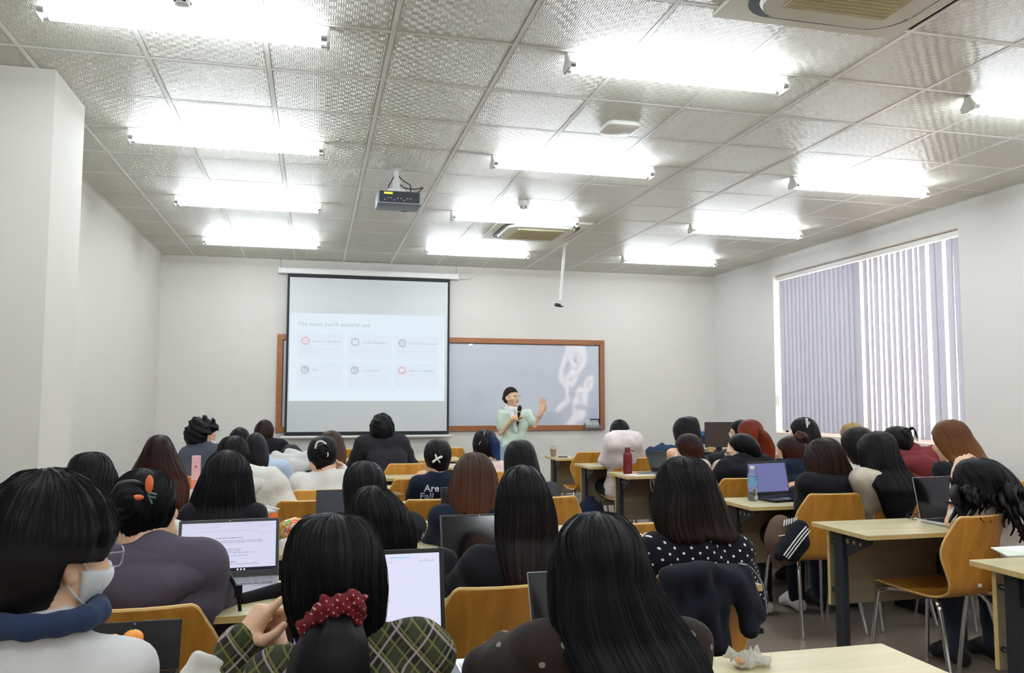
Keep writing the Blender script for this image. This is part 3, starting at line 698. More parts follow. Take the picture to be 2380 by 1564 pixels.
def folds(seed, amp, f=1.):
    r = np.random.default_rng(seed); ph = r.uniform(0, 6.28, 8)
    def fn(X, Y, Z):
        return amp*(np.sin(38*f*Z+9*X+3*np.sin(11*X+ph[0])+ph[1])*.5+np.sin(26*f*Z-21*X+14*Y+ph[2])*.6+np.sin(55*f*X+30*Z+2*np.sin(17*Z+ph[3]))*.25)
    return fn
def rotm(yaw, pitch=0, roll=0):
    """head frame: columns right, face, up; yaw>0 turns to the right, pitch>0 looks down"""
    return np.array(Matrix.Rotation(-math.radians(yaw), 3, 'Z') @ Matrix.Rotation(-math.radians(pitch), 3, 'X') @ Matrix.Rotation(math.radians(roll), 3, 'Y'))
def head_prims(H, R, s, nb, ears=True):
    def P(x, y, z): return H+s*(R@np.array([x, y, z]))
    pr = [ell(P(0, -.012, .025), np.array([.077, .097, .097])*s, .02, R), ell(P(0, .03, -.035), np.array([.062, .062, .08])*s, .03, R),
          cone(P(0, .03, -.05), P(0, .062, -.098), .05*s, .026*s, .03), cone(P(0, .094, .012), P(0, .108, -.028), .009*s, .013*s, .015),
          cone(P(-.012, .1, -.032), P(.012, .1, -.032), .009*s, .009*s, .008),
          cone(P(-.016, .088, -.057), P(.016, .088, -.057), .0075*s, .0075*s, .008), cone(P(-.014, .087, -.068), P(.014, .087, -.068), .008*s, .008*s, .008),
          cone(P(-.035, .077, .025), P(.035, .077, .025), .014*s, .014*s, .02)]
    for a in (-1, 1):
        pr.append(ell(P(a*.045, .068, -.03), np.array([.022, .02, .02])*s, .03, R))
        if ears:
            RR = R@rotm(a*-28); pr.append(ell(P(a*.084, -.008, -.010), np.array([.0085, .021, .032])*s, .010, RR)); pr.append(ell(P(a*.080, .002, -.034), np.array([.008, .012, .012])*s, .010, RR))
    n0 = P(0, -.03, -.05); pr.append(cone(n0, nb, .052*s, .055*s, .03))
    return pr
def hand_prims(wr, el, side, curl=.5, pitch=None, s=1., spread=.25, palm=None, curls=None):
    """palm and five fingers beyond the wrist, continuing the forearm direction"""
    wr, el = A_(wr), A_(el); d = wr-el; d /= np.linalg.norm(d)
    if pitch is not None: d = A_(pitch); d /= np.linalg.norm(d)
    nrm = A_(palm) if palm is not None else np.array([0, 0, -1.]); nrm = nrm-d*(nrm@d); nrm /= np.linalg.norm(nrm)   # palm faces nrm
    sd = np.cross(nrm, d)*side                                                     # towards the thumb
    pr = [cone(wr-d*.02, wr+d*.03*s, .024*s, .024*s, .02)]
    for k, off in enumerate((.027, .009, -.009, -.026)):
        b = wr+d*(.088-.005*abs(k-1))*s+sd*off*s; pr.append(cone(wr+d*.02*s+sd*off*.6*s, b, .015*s, .0115*s, .018))
        L = [.040, .045, .042, .033][k]*s; c = curls[k] if curls else curl; dr = d+sd*(spread*(1.5-k)*.22); dr /= np.linalg.norm(dr); ang = 0; p = b; r0 = [.0088, .009, .0086, .0075][k]*s
        for j, ll in enumerate((L, L*.62, L*.5)):
            ang += c*(1.0, 1.25, .8)[j]; q = p+(dr*math.cos(ang)+nrm*math.sin(ang))*ll; pr.append(cone(p, q, r0*(1-.1*j), r0*(.92-.1*j), .004)); p = q
    t0 = wr+d*.025*s+sd*.02*s; t1 = t0+(d*.35+sd*.8+nrm*.3)*.040*s; t2 = t1+(d*.8+sd*.25+nrm*(.3+curl*.4))*.030*s; t3 = t2+(d*.9-sd*.15*curl+nrm*.3)*.022*s
    pr += [cone(t0, t1, .015*s, .0115*s, .012), cone(t1, t2, .0105*s, .0095*s, .006), cone(t2, t3, .0095*s, .008*s, .004)]
    return pr
def strand_mesh(paths, m_, parent, r0=.0007):
    V = []; F = []; tri = [(math.cos(a), math.sin(a)) for a in (0, 2.094, 4.189)]
    for P_ in paths:
        k = len(V); L = len(P_)
        for i, p in enumerate(P_):
            t = P_[min(i+1, L-1)]-P_[max(i-1, 0)]; t = t/(np.linalg.norm(t)+1e-9); u = np.cross(t, (0.3, .9, .2)); u /= np.linalg.norm(u)+1e-9; w_ = np.cross(t, u); r = r0*(1-.7*i/L)
            for c_, s_ in tri: V.append(p+(u*c_+w_*s_)*r)
        for i in range(L-1):
            for q in range(3): F.append((k+i*3+q, k+i*3+(q+1) % 3, k+i*3+3+(q+1) % 3, k+i*3+3+q))
    if not F: return
    o = link(np_mesh('hair_strands', np.array(V), np.array(F), m_), 'hair_strands', parent); o['kind'] = 'stuff'
def loft_hair(name, prof, Y, yaw=0, mname='hair_black', depth=.117, rag=.02, parent=None, ytop=None, A1=115, back=.075, groove=.014, dpx=None, thin=.045, seed=1, center=None, fallslope=None, ncol=112, wave=0, smoothp=True, deep=None):
    """hair falling from the crown: prof = [(photo y, x left, x right)...] measured on the plane y=Y"""
    rs = np.random.default_rng(seed); pr = sorted(prof); P3 = [(aty(a[1], a[0], Y), aty(a[2], a[0], Y)) for a in pr]
    zt = P3[0][0].z; z = np.array([p[0].z for p in P3]); xl = np.array([p[0].x for p in P3]); xr = np.array([p[1].x for p in P3])
    zz = np.concatenate([zt-.0012*np.arange(0, 9)**2, np.linspace(zt-.094, z[-1], max(8, int((zt-.094-z[-1])/.016)))])
    o = np.argsort(-z); zs = -z[o]
    hw2 = ((xr-xl)/2)**2; hw2[0] = 0; cxs = (xl+xr)/2; W_ = np.sqrt(np.interp(-zz, zs, hw2[o])); C_ = np.interp(-zz, zs, cxs[o]); XL_, XR_ = C_-W_, C_+W_
    if smoothp and len(zz) > 14:
        for _ in range(2): XL_[7:-1] = (XL_[6:-2]+2*XL_[7:-1]+XL_[8:])/4; XR_[7:-1] = (XR_[6:-2]+2*XR_[7:-1]+XR_[8:])/4
    n = len(zz); t = (zt-zz)/.235; deep = (.07 if t[-1] > 1.25 else 0) if deep is None else deep; cols = ncol; rows_o = []; rows_i = []
    grn = rs.normal(size=cols+1); grn = np.convolve(grn, [.25, .5, .25], 'same')*groove; gr2 = rs.normal(size=12)
    tip = np.abs(rs.normal(size=cols+1))*rag; tip = np.convolve(tip, [.3, .4, .3], 'same')
    yr = math.radians(yaw); a_top = (XR_[min(8, n-1)]-XL_[min(8, n-1)])/2
    for i in range(n):
        tt = t[i]; xc = (XL_[i]+XR_[i])/2; a = max((XR_[i]-XL_[i])/2, .004)
        # crown follows an ellipsoid
        if tt < .5: b = depth*math.sqrt(max(0.0009, 1-(1-2*tt)**2)); 
        elif tt < 1: b = depth*(1-.35*((tt-.5)/.5)**1.5)
        else: b = max(thin, depth*.65-(tt-1)*.05)
        e_ = math.sqrt(max(0.0009, 1-(1-2*tt)**2)) if tt < .25 else 1
        yc = Y-.012 if tt < .5 else Y-.012-(back-.012)*min(1, (tt-.5)/.6)
        if deep: yc -= deep*min(1, max(0, tt-1.0)/.45)
        if fallslope: yc -= fallslope*max(0, tt-.8)*.235
        A = PI*.995 if tt < .16 else math.radians(180-(180-A1)*min(1, (tt-.16)/.3))
        th = np.linspace(-A, A, cols+1); g = 1+grn*min(1, tt*3)+.006*np.sin(th*9+gr2[0]*3+i*.12)
        if wave: g = g+wave*np.sin(i*.55+th*5+gr2[1])*min(1, max(0, tt-.6))
        ox = a*np.sin(th)*g; oy = -b*np.cos(th)*g
        k_in = max(.05, 1-.022/max(a, .03)); kb = max(.05, 1-.022/max(b, .03))
        ix = a*np.sin(th)*k_in; iy = -b*np.cos(th)*kb
        c, s_ = math.cos(-yr), math.sin(-yr)
        if yaw: (ox, oy), (ix, iy) = (ox*c-oy*s_, ox*s_+oy*c), (ix*c-iy*s_, ix*s_+iy*c)
        dz = -tip*max(0, (i-(n-6))/5.) if rag else 0
        zo = zz[i]+np.zeros(cols+1)+dz
        rows_o.append(np.stack([xc+ox, yc+oy, zo], 1)); rows_i.append(np.stack([xc+ix, yc+iy, zo-.0*np.abs(th)-.012*min(1, 4*e_) if i < 3 else zo], 1))
    V = np.concatenate([np.stack(rows_o).reshape(-1, 3), np.stack(rows_i).reshape(-1, 3)]); c1 = cols+1; N = n*c1
    ii, jj = np.meshgrid(np.arange(n-1), np.arange(cols), indexing='ij'); a_ = (ii*c1+jj).ravel()
    F = [np.stack([a_, a_+1, a_+c1+1, a_+c1], 1), np.stack([a_+N, a_+c1+N, a_+c1+1+N, a_+1+N], 1)]
    j = np.arange(cols); F.append(np.stack([(n-1)*c1+j, (n-1)*c1+j+1, N+(n-1)*c1+j+1, N+(n-1)*c1+j], 1))
    i_ = np.arange(n-1)
    for e0 in (0, cols): F.append(np.stack([i_*c1+e0, (i_+1)*c1+e0, (i_+1)*c1+e0+N, i_*c1+e0+N], 1))
    F = np.concatenate(F); uu = np.tile(np.linspace(0, 1, c1), n); vv = np.repeat(np.linspace(0, 1, n)*max(1, (zt-z[-1])/.5), c1); uv = np.tile(np.stack([uu, vv], 1), (2, 1))
    me = np_mesh(name, V, F, mname, uv); ob = link(me, name, parent)
    dist = (Vector((0, Y, zt))+Vector(((XL_[0]+XR_[0])/2, 0, 0))-CAM).dot(FW); ns = 230 if dist < 3.5 else 90 if dist < 5 else 0
    if ns:
        O = np.stack(rows_o); cen = O.mean(1); paths = []
        for k in range(ns):
            j = rs.uniform(.03, .97)*cols; i0 = int(rs.integers(0, max(2, n//2))); i1 = n-int(rs.integers(0, 3)); am = rs.uniform(.0005, .0028)*(2.2 if rs.random() < .08 else 1); dr = rs.normal()*.05; ph = rs.uniform(0, 6); pa = []
            for i in range(i0, i1):
                jj_ = min(max(j+dr*(i-i0)+.5*math.sin(ph+i*.3), 0), cols-1e-3); a_0 = int(jj_); f_ = jj_-a_0; p = O[i, a_0]*(1-f_)+O[i, a_0+1]*f_; d_ = p-cen[i]; d_[2] = .0; d_ = d_/(np.linalg.norm(d_)+1e-6)
                pa.append(p+d_*am*(.5+.5*math.sin(ph+i*.25))+np.array([0, 0, .0006 if i < 6 else 0]))
            if rag and rs.random() < .3: pa.append(pa[-1]+np.array([rs.normal()*.003, 0, -rs.uniform(.004, .015)]))
            if len(pa) > 3: paths.append(pa)
        strand_mesh(paths, mname, ob)
    return ob
def lock(pts, radii, mname, parent, name='hair_lock', n=18, seed=0, groove=.10):
    """a tail or coil of hair along a path"""
    rs = np.random.default_rng(seed); pts = [Vector(p) for p in pts]; m = len(pts); P_ = smooth_path(pts, 6); R_ = np.interp(np.linspace(0, m-1, len(P_)), range(m), radii)
    g = 1+rs.normal(size=n)*groove; V = []; prev = None
    for i, p in enumerate(P_):
        t = (P_[min(i+1, len(P_)-1)]-P_[max(i-1, 0)]).normalized(); a = prev if prev else (Vector((1, 0, 0)) if abs(t.x) < .8 else Vector((0, 1, 0)))
        u = (a-t*a.dot(t)).normalized(); prev = u; w_ = t.cross(u)
        for k in range(n): V.append(p+(u*math.cos(2*PI*k/n)+w_*math.sin(2*PI*k/n))*R_[i]*g[k])
    L = len(P_); F = [(i*n+k, i*n+(k+1) % n, (i+1)*n+(k+1) % n, (i+1)*n+k) for i in range(L-1) for k in range(n)]
    V += [P_[0], P_[-1]]; 
    tri = [(L*n, (k+1) % n, k, k) for k in range(n)]
    uv = np.array([(k/n, i/(L-1)) for i in range(L) for k in range(n)]+[(0, 0), (0, 1)])
    mb = MB(); mb.add(V, F+[(L*n, (k+1) % n, k) for k in range(n)]+[(L*n+1, (L-1)*n+k, (L-1)*n+(k+1) % n) for k in range(n)]); me = mb.mesh(name, mname, False)
    me.polygons.foreach_set('use_smooth', [True]*len(me.polygons)); l = me.uv_layers.new(name='UVMap')
    vi = np.zeros(len(me.loops), np.int32); me.loops.foreach_get('vertex_index', vi); l.data.foreach_set('uv', uv[vi].astype(np.float32).ravel())
    return link(me, name, parent)
def sph_uv(V, c, R):
    q = (V-c)@R; return np.stack([np.arctan2(q[:, 0], -q[:, 1])/(2*PI)+.5, (.13-q[:, 2])/.25], 1)
def short_hair(parent, H, R, s, mname, seed, grow=.016, spike=.010, nape=-.07, front=.055, h=.007, fringe=None, earz=.018, strands=0):
    def P(x, y, z): return H+s*(R@np.array([x, y, z]))
    pr = [ell(P(0, -.014, .03), np.array([.079, .099, .098])*s, .02, R), ell(P(0, -.03, -.01), np.array([.077, .078, .085])*s, .03, R)]
    S = Sdf(pr, h, grow*s); rs = np.random.default_rng(seed); ph = rs.uniform(0, 6, 6)
    def loc(X, Y, Z): X, Y, Z = X-H[0], Y-H[1], Z-H[2]; return [(R[0, i]*X+R[1, i]*Y+R[2, i]*Z)/s for i in range(3)]
    def sp(X, Y, Z):
        x, y, z = loc(X, Y, Z); return spike*(np.sin(70*x+40*z+3*np.sin(30*y+ph[0])+ph[1])*.45+np.sin(95*y-50*x+ph[2])*.35+np.sin(130*z+60*x+ph[3])*.3)*np.clip((z+.08)*8, .15, 1)
    def cut(X, Y, Z):
        x, y, z = loc(X, Y, Z)
        face = y-np.maximum(front+np.clip(z-.055, -1, 0)*1.15, -.022)-np.clip(z-.055, 0, 1)*6
        ear = np.maximum(-(np.abs(x)-.05), np.maximum(y+.035-0, -1)) # keeps sides behind the ear
        side = np.minimum(np.minimum((y+.028), earz-z), np.abs(x)-.045)
        return np.maximum(np.maximum(face, nape-z), side)*s
    S.warp(sp).cutmax(cut); V, F = S.nets(); me = np_mesh('hair', V, F, mname, sph_uv(V, H, R)); ob = link(me, 'hair', parent); paths = []
    if strands:
        bv = BVHTree.FromPolygons([Vector(v) for v in V], [tuple(f) for f in F])
        for k in range(strands):
            th = rs.uniform(0, 2*PI); f0 = rs.uniform(.1, 1.2); pa = []; tw_ = rs.normal()*.12; am = rs.uniform(.0004, .002)
            for q in range(26):
                fi = f0+q*.055; t_ = th+tw_*(fi-f0)+.25; x, y, z = .079*math.sin(fi)*math.sin(t_), -.03-.099*math.sin(fi)*math.cos(t_), .03+.098*math.cos(fi)
                if fi > 1.75: break
                p = P(x*1.3, y*1.3, z*1.3); loc_, nrm, _, dd = bv.find_nearest(Vector(p))
                lp = (R.T@(np.array(loc_)-H))/s
                if lp[1] > max(front+min(lp[2]-.055, 0)*1.15, -.022)+max(lp[2]-.055, 0)*6-.006 or (lp[1] > -.03 and lp[2] < earz+.008): break
                pa.append(np.array(loc_)+np.array(nrm)*am)
            if len(pa) > 4: paths.append(pa)
        strand_mesh(paths, mname, ob, .0006)
    return ob
BV = {}
def decal(text_me, shirt, cx, cz, mname, name, Yfrom, dirv=(0, 1, 0), off=.003, skew=0):
    """lettering printed on cloth: every vertex drops onto the cloth surface"""
    me0 = shirt.data; key = me0.name
    if key not in BV: BV[key] = BVHTree.FromPolygons([v.co.copy() for v in me0.vertices], [tuple(p.vertices) for p in me0.polygons])
    bm = bmesh.new(); bm.from_mesh(text_me); bmesh.ops.subdivide_edges(bm, edges=bm.edges[:], cuts=1); d = Vector(dirv).normalized(); rt = Vector((d.y, -d.x, 0)).normalized()
    for v in bm.verts:
        p = Vector((cx, Yfrom, cz))+rt*v.co.x+Vector((0, 0, 1))*(v.co.y+skew*v.co.x); h_ = BV[key].ray_cast(p, d, 2.)
        v.co = (h_[0]-d*off) if h_[0] else p+d*.4
    bm.to_mesh(text_me); bm.free(); text_me.materials.clear(); text_me.materials.append(M(mname)); return link(text_me, name, shirt)

def short_label(t):
    w_ = t.split()[:16] if len(t.split()) > 16 else t.split()
    while len(t.split()) > 16 and w_[-1].strip(',') in ('a', 'an', 'the', 'with', 'in', 'of', 'and', 'behind', 'her', 'black', 'white', 'by', 'on', 'held', 'to', 'orange', 'furthest', 'next'): w_.pop()
    return ' '.join(w_).strip(',')
def person(label, Y, head, hair=None, yaw=0, pitch=12, roll=0, shirt='cloth_black', sleeves='long', nb=None, sh=None, el=None, wr=None, pel=None, hcol='hair_black', skin='skin', hood=0, collar=False, trousers='cloth_jeans', h=None, ease=.016, male=False, seat=True, fold=.005, hands=True, hs=None, stand=None, shoulder_r=None, hipx=0, chairlabel=None, chairgap=.0, gender_w=None, hand_kw=(None, None), leanback=0, torso=None, headdz=0, tw=1., ears=None, shoes='shoe_dark'):
    if ears is None: ears = any(hh_[0] == 'short' for hh_ in (hair or []))
    cx, top, wpx = head; q = aty(cx, top, Y); m = mpp(q); hw = wpx*m/2; s = min(1.1, max(.86, (hw-.014)/.078))
    if hs: s = hs
    H = A_(q)+np.array([0, 0, -.013-.122*s+headdz]); R = rotm(yaw, pitch, roll); vis = min(1., 5./max(1., (Vector(H)-CAM).dot(FW)))
    h = h or (.0115 if (Vector(H)-CAM).dot(FW) < 3.5 else .014 if (Vector(H)-CAM).dot(FW) < 6 else .017)
    if nb is None: NB = H+s*np.array([-.15*math.sin(math.radians(yaw))*.1, -.055, -.185])
    else: NB = A_(aty(nb[0], nb[1], Y+nb[2]))
    sw = shoulder_r or (.185 if male else .162)
    if sh is None: SL, SR = NB+np.array([-sw, -.01, -.055]), NB+np.array([sw, -.01, -.055])
    else: SL, SR = A_(aty(sh[0], sh[1], NB[1]-.01)), A_(aty(sh[2], sh[3], NB[1]-.01))
    mid = (SL+SR)/2
    PV = A_(pel) if pel is not None else np.array([mid[0]+hipx, mid[1]-.10+leanback, .545])
    if seat and pel is None:
        cand = [(math.hypot(a-PV[0], b-PV[1]-.035), a, b) for a, b in CHX if math.hypot(a-PV[0], b-PV[1]-.035) < .46]
        if cand: _, a, b = min(cand); PV = np.array([PV[0]*.3+a*.7, b-.025, .545])
    zt = .795
    def jt(v, dft): return dft if v is None else A_(aty(v[0], v[1], Y+v[2]))
    E = [jt(el[0] if el else None, SL+np.array([-.07, .17, zt-SL[2]+.015])), jt(el[1] if el else None, SR+np.array([.07, .17, zt-SR[2]+.015]))]
    Wr = [jt(wr[0] if wr else None, E[0]+np.array([.08, .20, zt-E[0][2]])), jt(wr[1] if wr else None, E[1]+np.array([-.08, .20, zt-E[1][2]]))]
    k = .035; rs_ = (.047 if not male else .056)*tw; tw_ = tw; up = np.array([0, 0, 1.])
    ux = (SR-SL); ux /= np.linalg.norm(ux)
    chest = mid+(PV-mid)*.33; waist = mid+(PV-mid)*.68
    tor = [cone(SL, SR, rs_, rs_, k), cone(mid+ux*-.06-up*.03, chest-ux*.065, .062*tw, .082*tw, k, .85), cone(mid+ux*.06-up*.03, chest+ux*.065, .062*tw, .082*tw, k, .85),
           cone(chest-ux*.065, waist-ux*.045, .082*tw, .074*tw, k, .85), cone(chest+ux*.065, waist+ux*.045, .082*tw, .074*tw, k, .85),
           cone(waist-ux*.045, PV-np.array([.07, 0, 0]), .076*tw, .10*tw, k, .95), cone(waist+ux*.045, PV+np.array([.07, 0, 0]), .076*tw, .10*tw, k, .95),
           cone(NB-up*.015, mid-up*.01, .05, .06, .05)]
    arms = []; ar = .047 if male else .042
    for i, S_ in enumerate((SL, SR)): arms += [cone(S_, E[i], ar+.006, ar-.004, .03), cone(E[i], Wr[i], ar-.006, .027, .02)]
    if stand is None:
        K = [PV+np.array([-.12, .41, -.02]), PV+np.array([.12, .41, -.02])]; An = [np.array([K[0][0], K[0][1]-.03, .09]), np.array([K[1][0], K[1][1]-.03, .09])]
        TO = [a+np.array([0, .15, -.045]) for a in An]
    else:
        K = [A_(p) for p in stand[0]]; An = [A_(p) for p in stand[1]]; TO = [a+np.array([.02, -.14, -.05]) for a in An]
    legs = []; 
    for i in (0, 1): hp = PV+np.array([(-1, 1)[i]*.085, .02, -.02]); legs += [cone(hp, K[i], .088, .062, .04), cone(K[i], An[i], .06, .042, .03)]
    feet = [cone(An[i]+np.array([0, -.02, -.03]), TO[i], .038, .03, .03) for i in (0, 1)]
    bh = max(h, .012)
    body = [Sdf(tor+arms+legs+feet+[cone(H-up*.06+R@np.array([0, -.03, 0]), NB, .05*s, .054, .03)], bh, -.008).nets()]
    hd = Sdf(head_prims(H, R, s, NB, ears), .006 if vis > .8 else .0085).nets(); body.append(hd)
    if hands:
        for i in (0, 1):
            kw = dict(curl=.45, s=.95); kw.update(hand_kw[i] or {}); hh_ = kw.pop('h', .0045 if (Vector(H)-CAM).dot(FW) < 4 else .006)
            body.append(Sdf(hand_prims(Wr[i], E[i], (1, -1)[i], **kw)+[cone(Wr[i]+(E[i]-Wr[i])*.3, Wr[i], ar-.012, .026, .02)], hh_, pad=.02).nets())
    V, F = join(body); me = np_mesh('person', V, F, skin); P_ = link(me, 'person'); tag(P_, label, 'person')
    # clothes
    sd = int(abs(cx*7+top)) % 9999; cl = [p for p in tor]
    if sleeves == 'none': cl = tor[1:-1]
    for i, S_ in enumerate((SL, SR)):
        if sleeves == 'long': cl += [cone(S_, E[i], ar+.008, ar+.002, .03), cone(E[i], Wr[i], ar, .032, .02)]
        elif sleeves == 'short': cl += [cone(S_, S_+(E[i]-S_)*.62, ar+.002, ar+.008, .03)]
        elif sleeves == 'cap': cl += [cone(S_, S_+(E[i]-S_)*.2, ar+.008, ar+.004, .03)]
    if collar: 
        for j in range(8):
            a0, a1 = 2*PI*j/8, 2*PI*(j+1)/8; f_ = lambda a: NB+np.array([.058*math.sin(a), .055*math.cos(a)+.008, .028])
            cl.append(cone(f_(a0), f_(a1), .013, .013, .012))
    S = Sdf(cl, h, ease); S.warp(folds(sd, fold, 1.35)); 
    if sleeves == 'none': pass
    V, F = S.nets(); shirt_o = link(np_mesh('shirt', V, F, shirt), 'shirt', P_)
    if hood:
        hp = []; c0 = NB+up*(.004)+np.array([0, .02, 0])
        for rr_, dz_, r_ in ((.105, .0, .028), (.145, -.046, .034)):
            f_ = lambda a: c0+np.array([rr_*math.sin(a), -rr_*.72*math.cos(a), dz_-.030*math.cos(a)])*hood
            for j in range(10): a0, a1 = math.radians(-85+j*17), math.radians(-85+(j+1)*17); hp.append(cone(f_(a0), f_(a1), r_*hood, r_*hood, .03))
        hp.append(ell(NB+np.array([0, -.105, -.085])*hood, (.075*hood, .035*hood, .06*hood), .03))
        S = Sdf(hp, h, .004); S.warp(folds(sd+7, .003, 1.0)); V, F = S.nets(); link(np_mesh('hood', V, F, shirt), 'hood', P_)
    if trousers:
        for i in (0, 1):
            S = Sdf([cone(An[i]+np.array([0, -.035, -.045]), An[i]+(TO[i]-An[i])*.5+np.array([0, 0, -.004]), .040, .040, .02), cone(An[i]+(TO[i]-An[i])*.5+np.array([0, 0, -.004]), TO[i]+np.array([0, 0, -.012]), .040, .034, .02)], .012, .004)
            S.cutmax(lambda X, Y_, Z: .004-Z+0*X); V, F = S.nets(); link(np_mesh('shoe', V, F, shoes), 'shoe', P_)
        tl = [cone(PV-np.array([.07, 0, 0]), PV+np.array([.07, 0, 0]), .10, .10, .03)]+legs
        S = Sdf(tl, max(h, .014), .010); S.warp(folds(sd+3, .003)); V, F = S.nets(); link(np_mesh('trousers', V, F, trousers), 'trousers', P_)
    inf = dict(o=P_, H=H, R=R, s=s, NB=NB, SL=SL, SR=SR, E=E, W=Wr, PV=PV, shirt=shirt_o, m=m, Y=Y, q=q)
    if seat and not any(math.hypot(a-PV[0], b-PV[1]-.035) < .40 for a, b in CHX): chair(PV[0], PV[1]+.035, 0, chairlabel or short_label('orange chair under the '+label), None)
    for hspec in (hair or []):
        typ = hspec[0]
        if typ == 'loft': loft_hair('hair', hspec[1], Y, mname=hcol, parent=P_, seed=sd, **(hspec[2] if len(hspec) > 2 else {}))
        elif typ == 'short': short_hair(P_, H, R, s, hcol, sd, **(hspec[1] if len(hspec) > 1 else {}))
        elif typ == 'bun':
            (bx, by, bd, rx, rz_) = hspec[1][:5]; c = A_(aty(bx, by, Y+bd)); mm = mpp(Vector(c)); S = Sdf([ell(c, (rx*mm, rx*mm*.75, rz_*mm), .02)], .007, 0)
            pp = rng.uniform(0, 6, 3); S.warp(lambda X, Y_, Z: .0035*np.sin(np.hypot(X-c[0], Z-c[2])*260+np.arctan2(Z-c[2], X-c[0])*3+pp[0])+.003*np.sin(90*X+70*Z+pp[1]))
            V, F = S.nets(); q_ = V-c; uv = np.stack([np.hypot(q_[:, 0], q_[:, 2])*4, np.arctan2(q_[:, 2], q_[:, 0])/6.28+.5], 1); link(np_mesh('hair_bun', V, F, hcol, uv), 'hair_bun', P_)
        elif typ == 'tail': lock([aty(a, b, Y+c) for a, b, c in hspec[1]], hspec[2], hspec[3] if len(hspec) > 3 else hcol, P_, 'ponytail', seed=sd)
    return inf
def face_parts(inf, eyes=True, brows=True, lips=True, mask=False, glasses=None):
    H, R, s, P_ = inf['H'], inf['R'], inf['s'], inf['o']
    def P(x, y, z): return Vector(H+s*(R@np.array([x, y, z])))
    if eyes:
        for a in (-1, 1):
            c = P(a*.031, .0855, .004); mb = MB(); mb.lathe([(.0012, -.0062), (.006, -.004), (.0115, 0), (.006, .004), (.0012, .0062)], n=14)
            Rm = Matrix(R.tolist()); mb.v = [tuple(c+Rm@Vector((v[0]*s, v[1]*.6*s, v[2]*s))) for v in mb.v]; e = mb.build('eye', 'eye_white', P_, True)
            mb = MB(); mb.lathe([(.0008, -.0045), (.0045, 0), (.0008, .0045)], n=12); c2 = P(a*.031+.002, .0895, .004); mb.v = [tuple(c2+Rm@Vector((v[0]*s, v[1]*.8*s, v[2]*s))) for v in mb.v]; mb.build('iris', 'eye_dark', e, True)
    if brows:
        for a in (-1, 1): MB().tube([P(a*.018, .0955, .026), P(a*.033, .0935, .030), P(a*.047, .083, .026)], .0022*s, 6).build('eyebrow', 'hair_black', P_)
    if lips: MB().tube([P(-.02, .0935, -.061), P(-.008, .0985, -.0585), P(.008, .0985, -.0585), P(.02, .0935, -.061)], .0036*s, 8).tube([P(-.018, .093, -.064), P(0, .0985, -.069), P(.018, .093, -.064)], .0042*s, 8).build('lips', 'lip', P_, True)
    if mask:
        S = Sdf(head_prims(H, R, s, inf['NB'], False)[:-1], .0045, .0065)
        def cut(X, Y, Z):
            X, Y, Z = X-H[0], Y-H[1], Z-H[2]; x, y, z = [(R[0, i]*X+R[1, i]*Y+R[2, i]*Z)/s for i in range(3)]
            return np.maximum(np.maximum(z+.012+.15*np.abs(x), -.118-z), .022+.25*np.clip(-.03-z, 0, 1)-y)*s
        S.cutmax(cut); V, F = S.nets(); mo = link(np_mesh('face_mask', V, F, 'mask_white'), 'face_mask', P_)
        for a in (-1, 1):
            MB().tube(smooth_path([P(a*.070, .035, -.022), P(a*.086, .006, -.000), P(a*.088, -.018, -.012), P(a*.083, -.006, -.045), P(a*.060, .045, -.085)]), .0017, 6).build('ear_loop', 'mask_white', mo, True)
    if glasses:
        g = glasses; mb = MB()
        for a in (-1, 1):
            ring = [P(a*.034+.026*math.copysign(abs(math.cos(t))**.7, math.cos(t)), .106, .0+.021*math.copysign(abs(math.sin(t))**.7, math.sin(t))) for t in np.linspace(0, 2*PI, 21)]
            mb.tube(ring, .0017*s if g != 'glasses_dark' else .0022*s, 6, cap=False); mb.tube([P(a*.060, .106, .008), P(a*.082, .04, .006), P(a*.084, -.012, -.0)], .0018*s, 6)
        mb.tube([P(-.009, .108, .006), P(0, .11, .009), P(.009, .108, .006)], .0017*s, 6)
        go = mb.build('glasses', g, P_, True)
        for a in (-1, 1):
            pts = [P(a*.034+.025*math.copysign(abs(math.cos(t))**.7, math.cos(t)), .106, .0+.020*math.copysign(abs(math.sin(t))**.7, math.sin(t))) for t in np.linspace(0, 2*PI, 17)[:-1]]
            MB().add(pts, [tuple(range(16))]).build('lens', 'lens_glass', go)
# ================================================================== PEOPLE
cloth('cloth_black', '#1d1d22'); cloth('cloth_charcoal', '#2b2a30'); cloth('cloth_navy', '#1b2233'); cloth('cloth_purple', '#504956'); cloth('cloth_white', '#e4e2df')
cloth('cloth_offwhite', '#d9d7d0'); cloth('cloth_lightgrey', '#cfcfcf'); cloth('cloth_skyblue', '#b9cbe0'); cloth('cloth_pink', '#f3e6e6'); cloth('cloth_maroon', '#7a3338'); cloth('cloth_mint', '#cfe2d3')
cloth('cloth_slate', '#4b505c'); cloth('cloth_jeans', '#39424f'); cloth('cloth_lightjeans', '#9fb2c6'); cloth('cloth_darktrousers', '#22242a'); cloth('cloth_beige', '#cfc4b4'); cloth('denim_navy', '#2c3a57'); cloth('cloth_blush', '#e8d0cb')
cloth('cloth_heather', '#d3d2d2'); cloth('cloth_dots', '#15161f', pat=('dots', .036, .0044, '#e9e9ee')); cloth('cloth_browndots', '#2c2320', pat=('dots', .062, .0058, '#8f8478'))
cloth('cloth_plaid', '#242429', pat=('plaid', [('X', 6, .26, '#3c3d2e', 0, .8), ('Z', 6, .26, '#3c3d2c', 1, .8), ('X', 12, .07, '#75763a', .6, .7), ('Z', 12, .07, '#707136', 2, .65), ('X', 6, .02, '#a3918e', 2.6, .75), ('Z', 6, .02, '#a3918e', 4.0, .75)]))
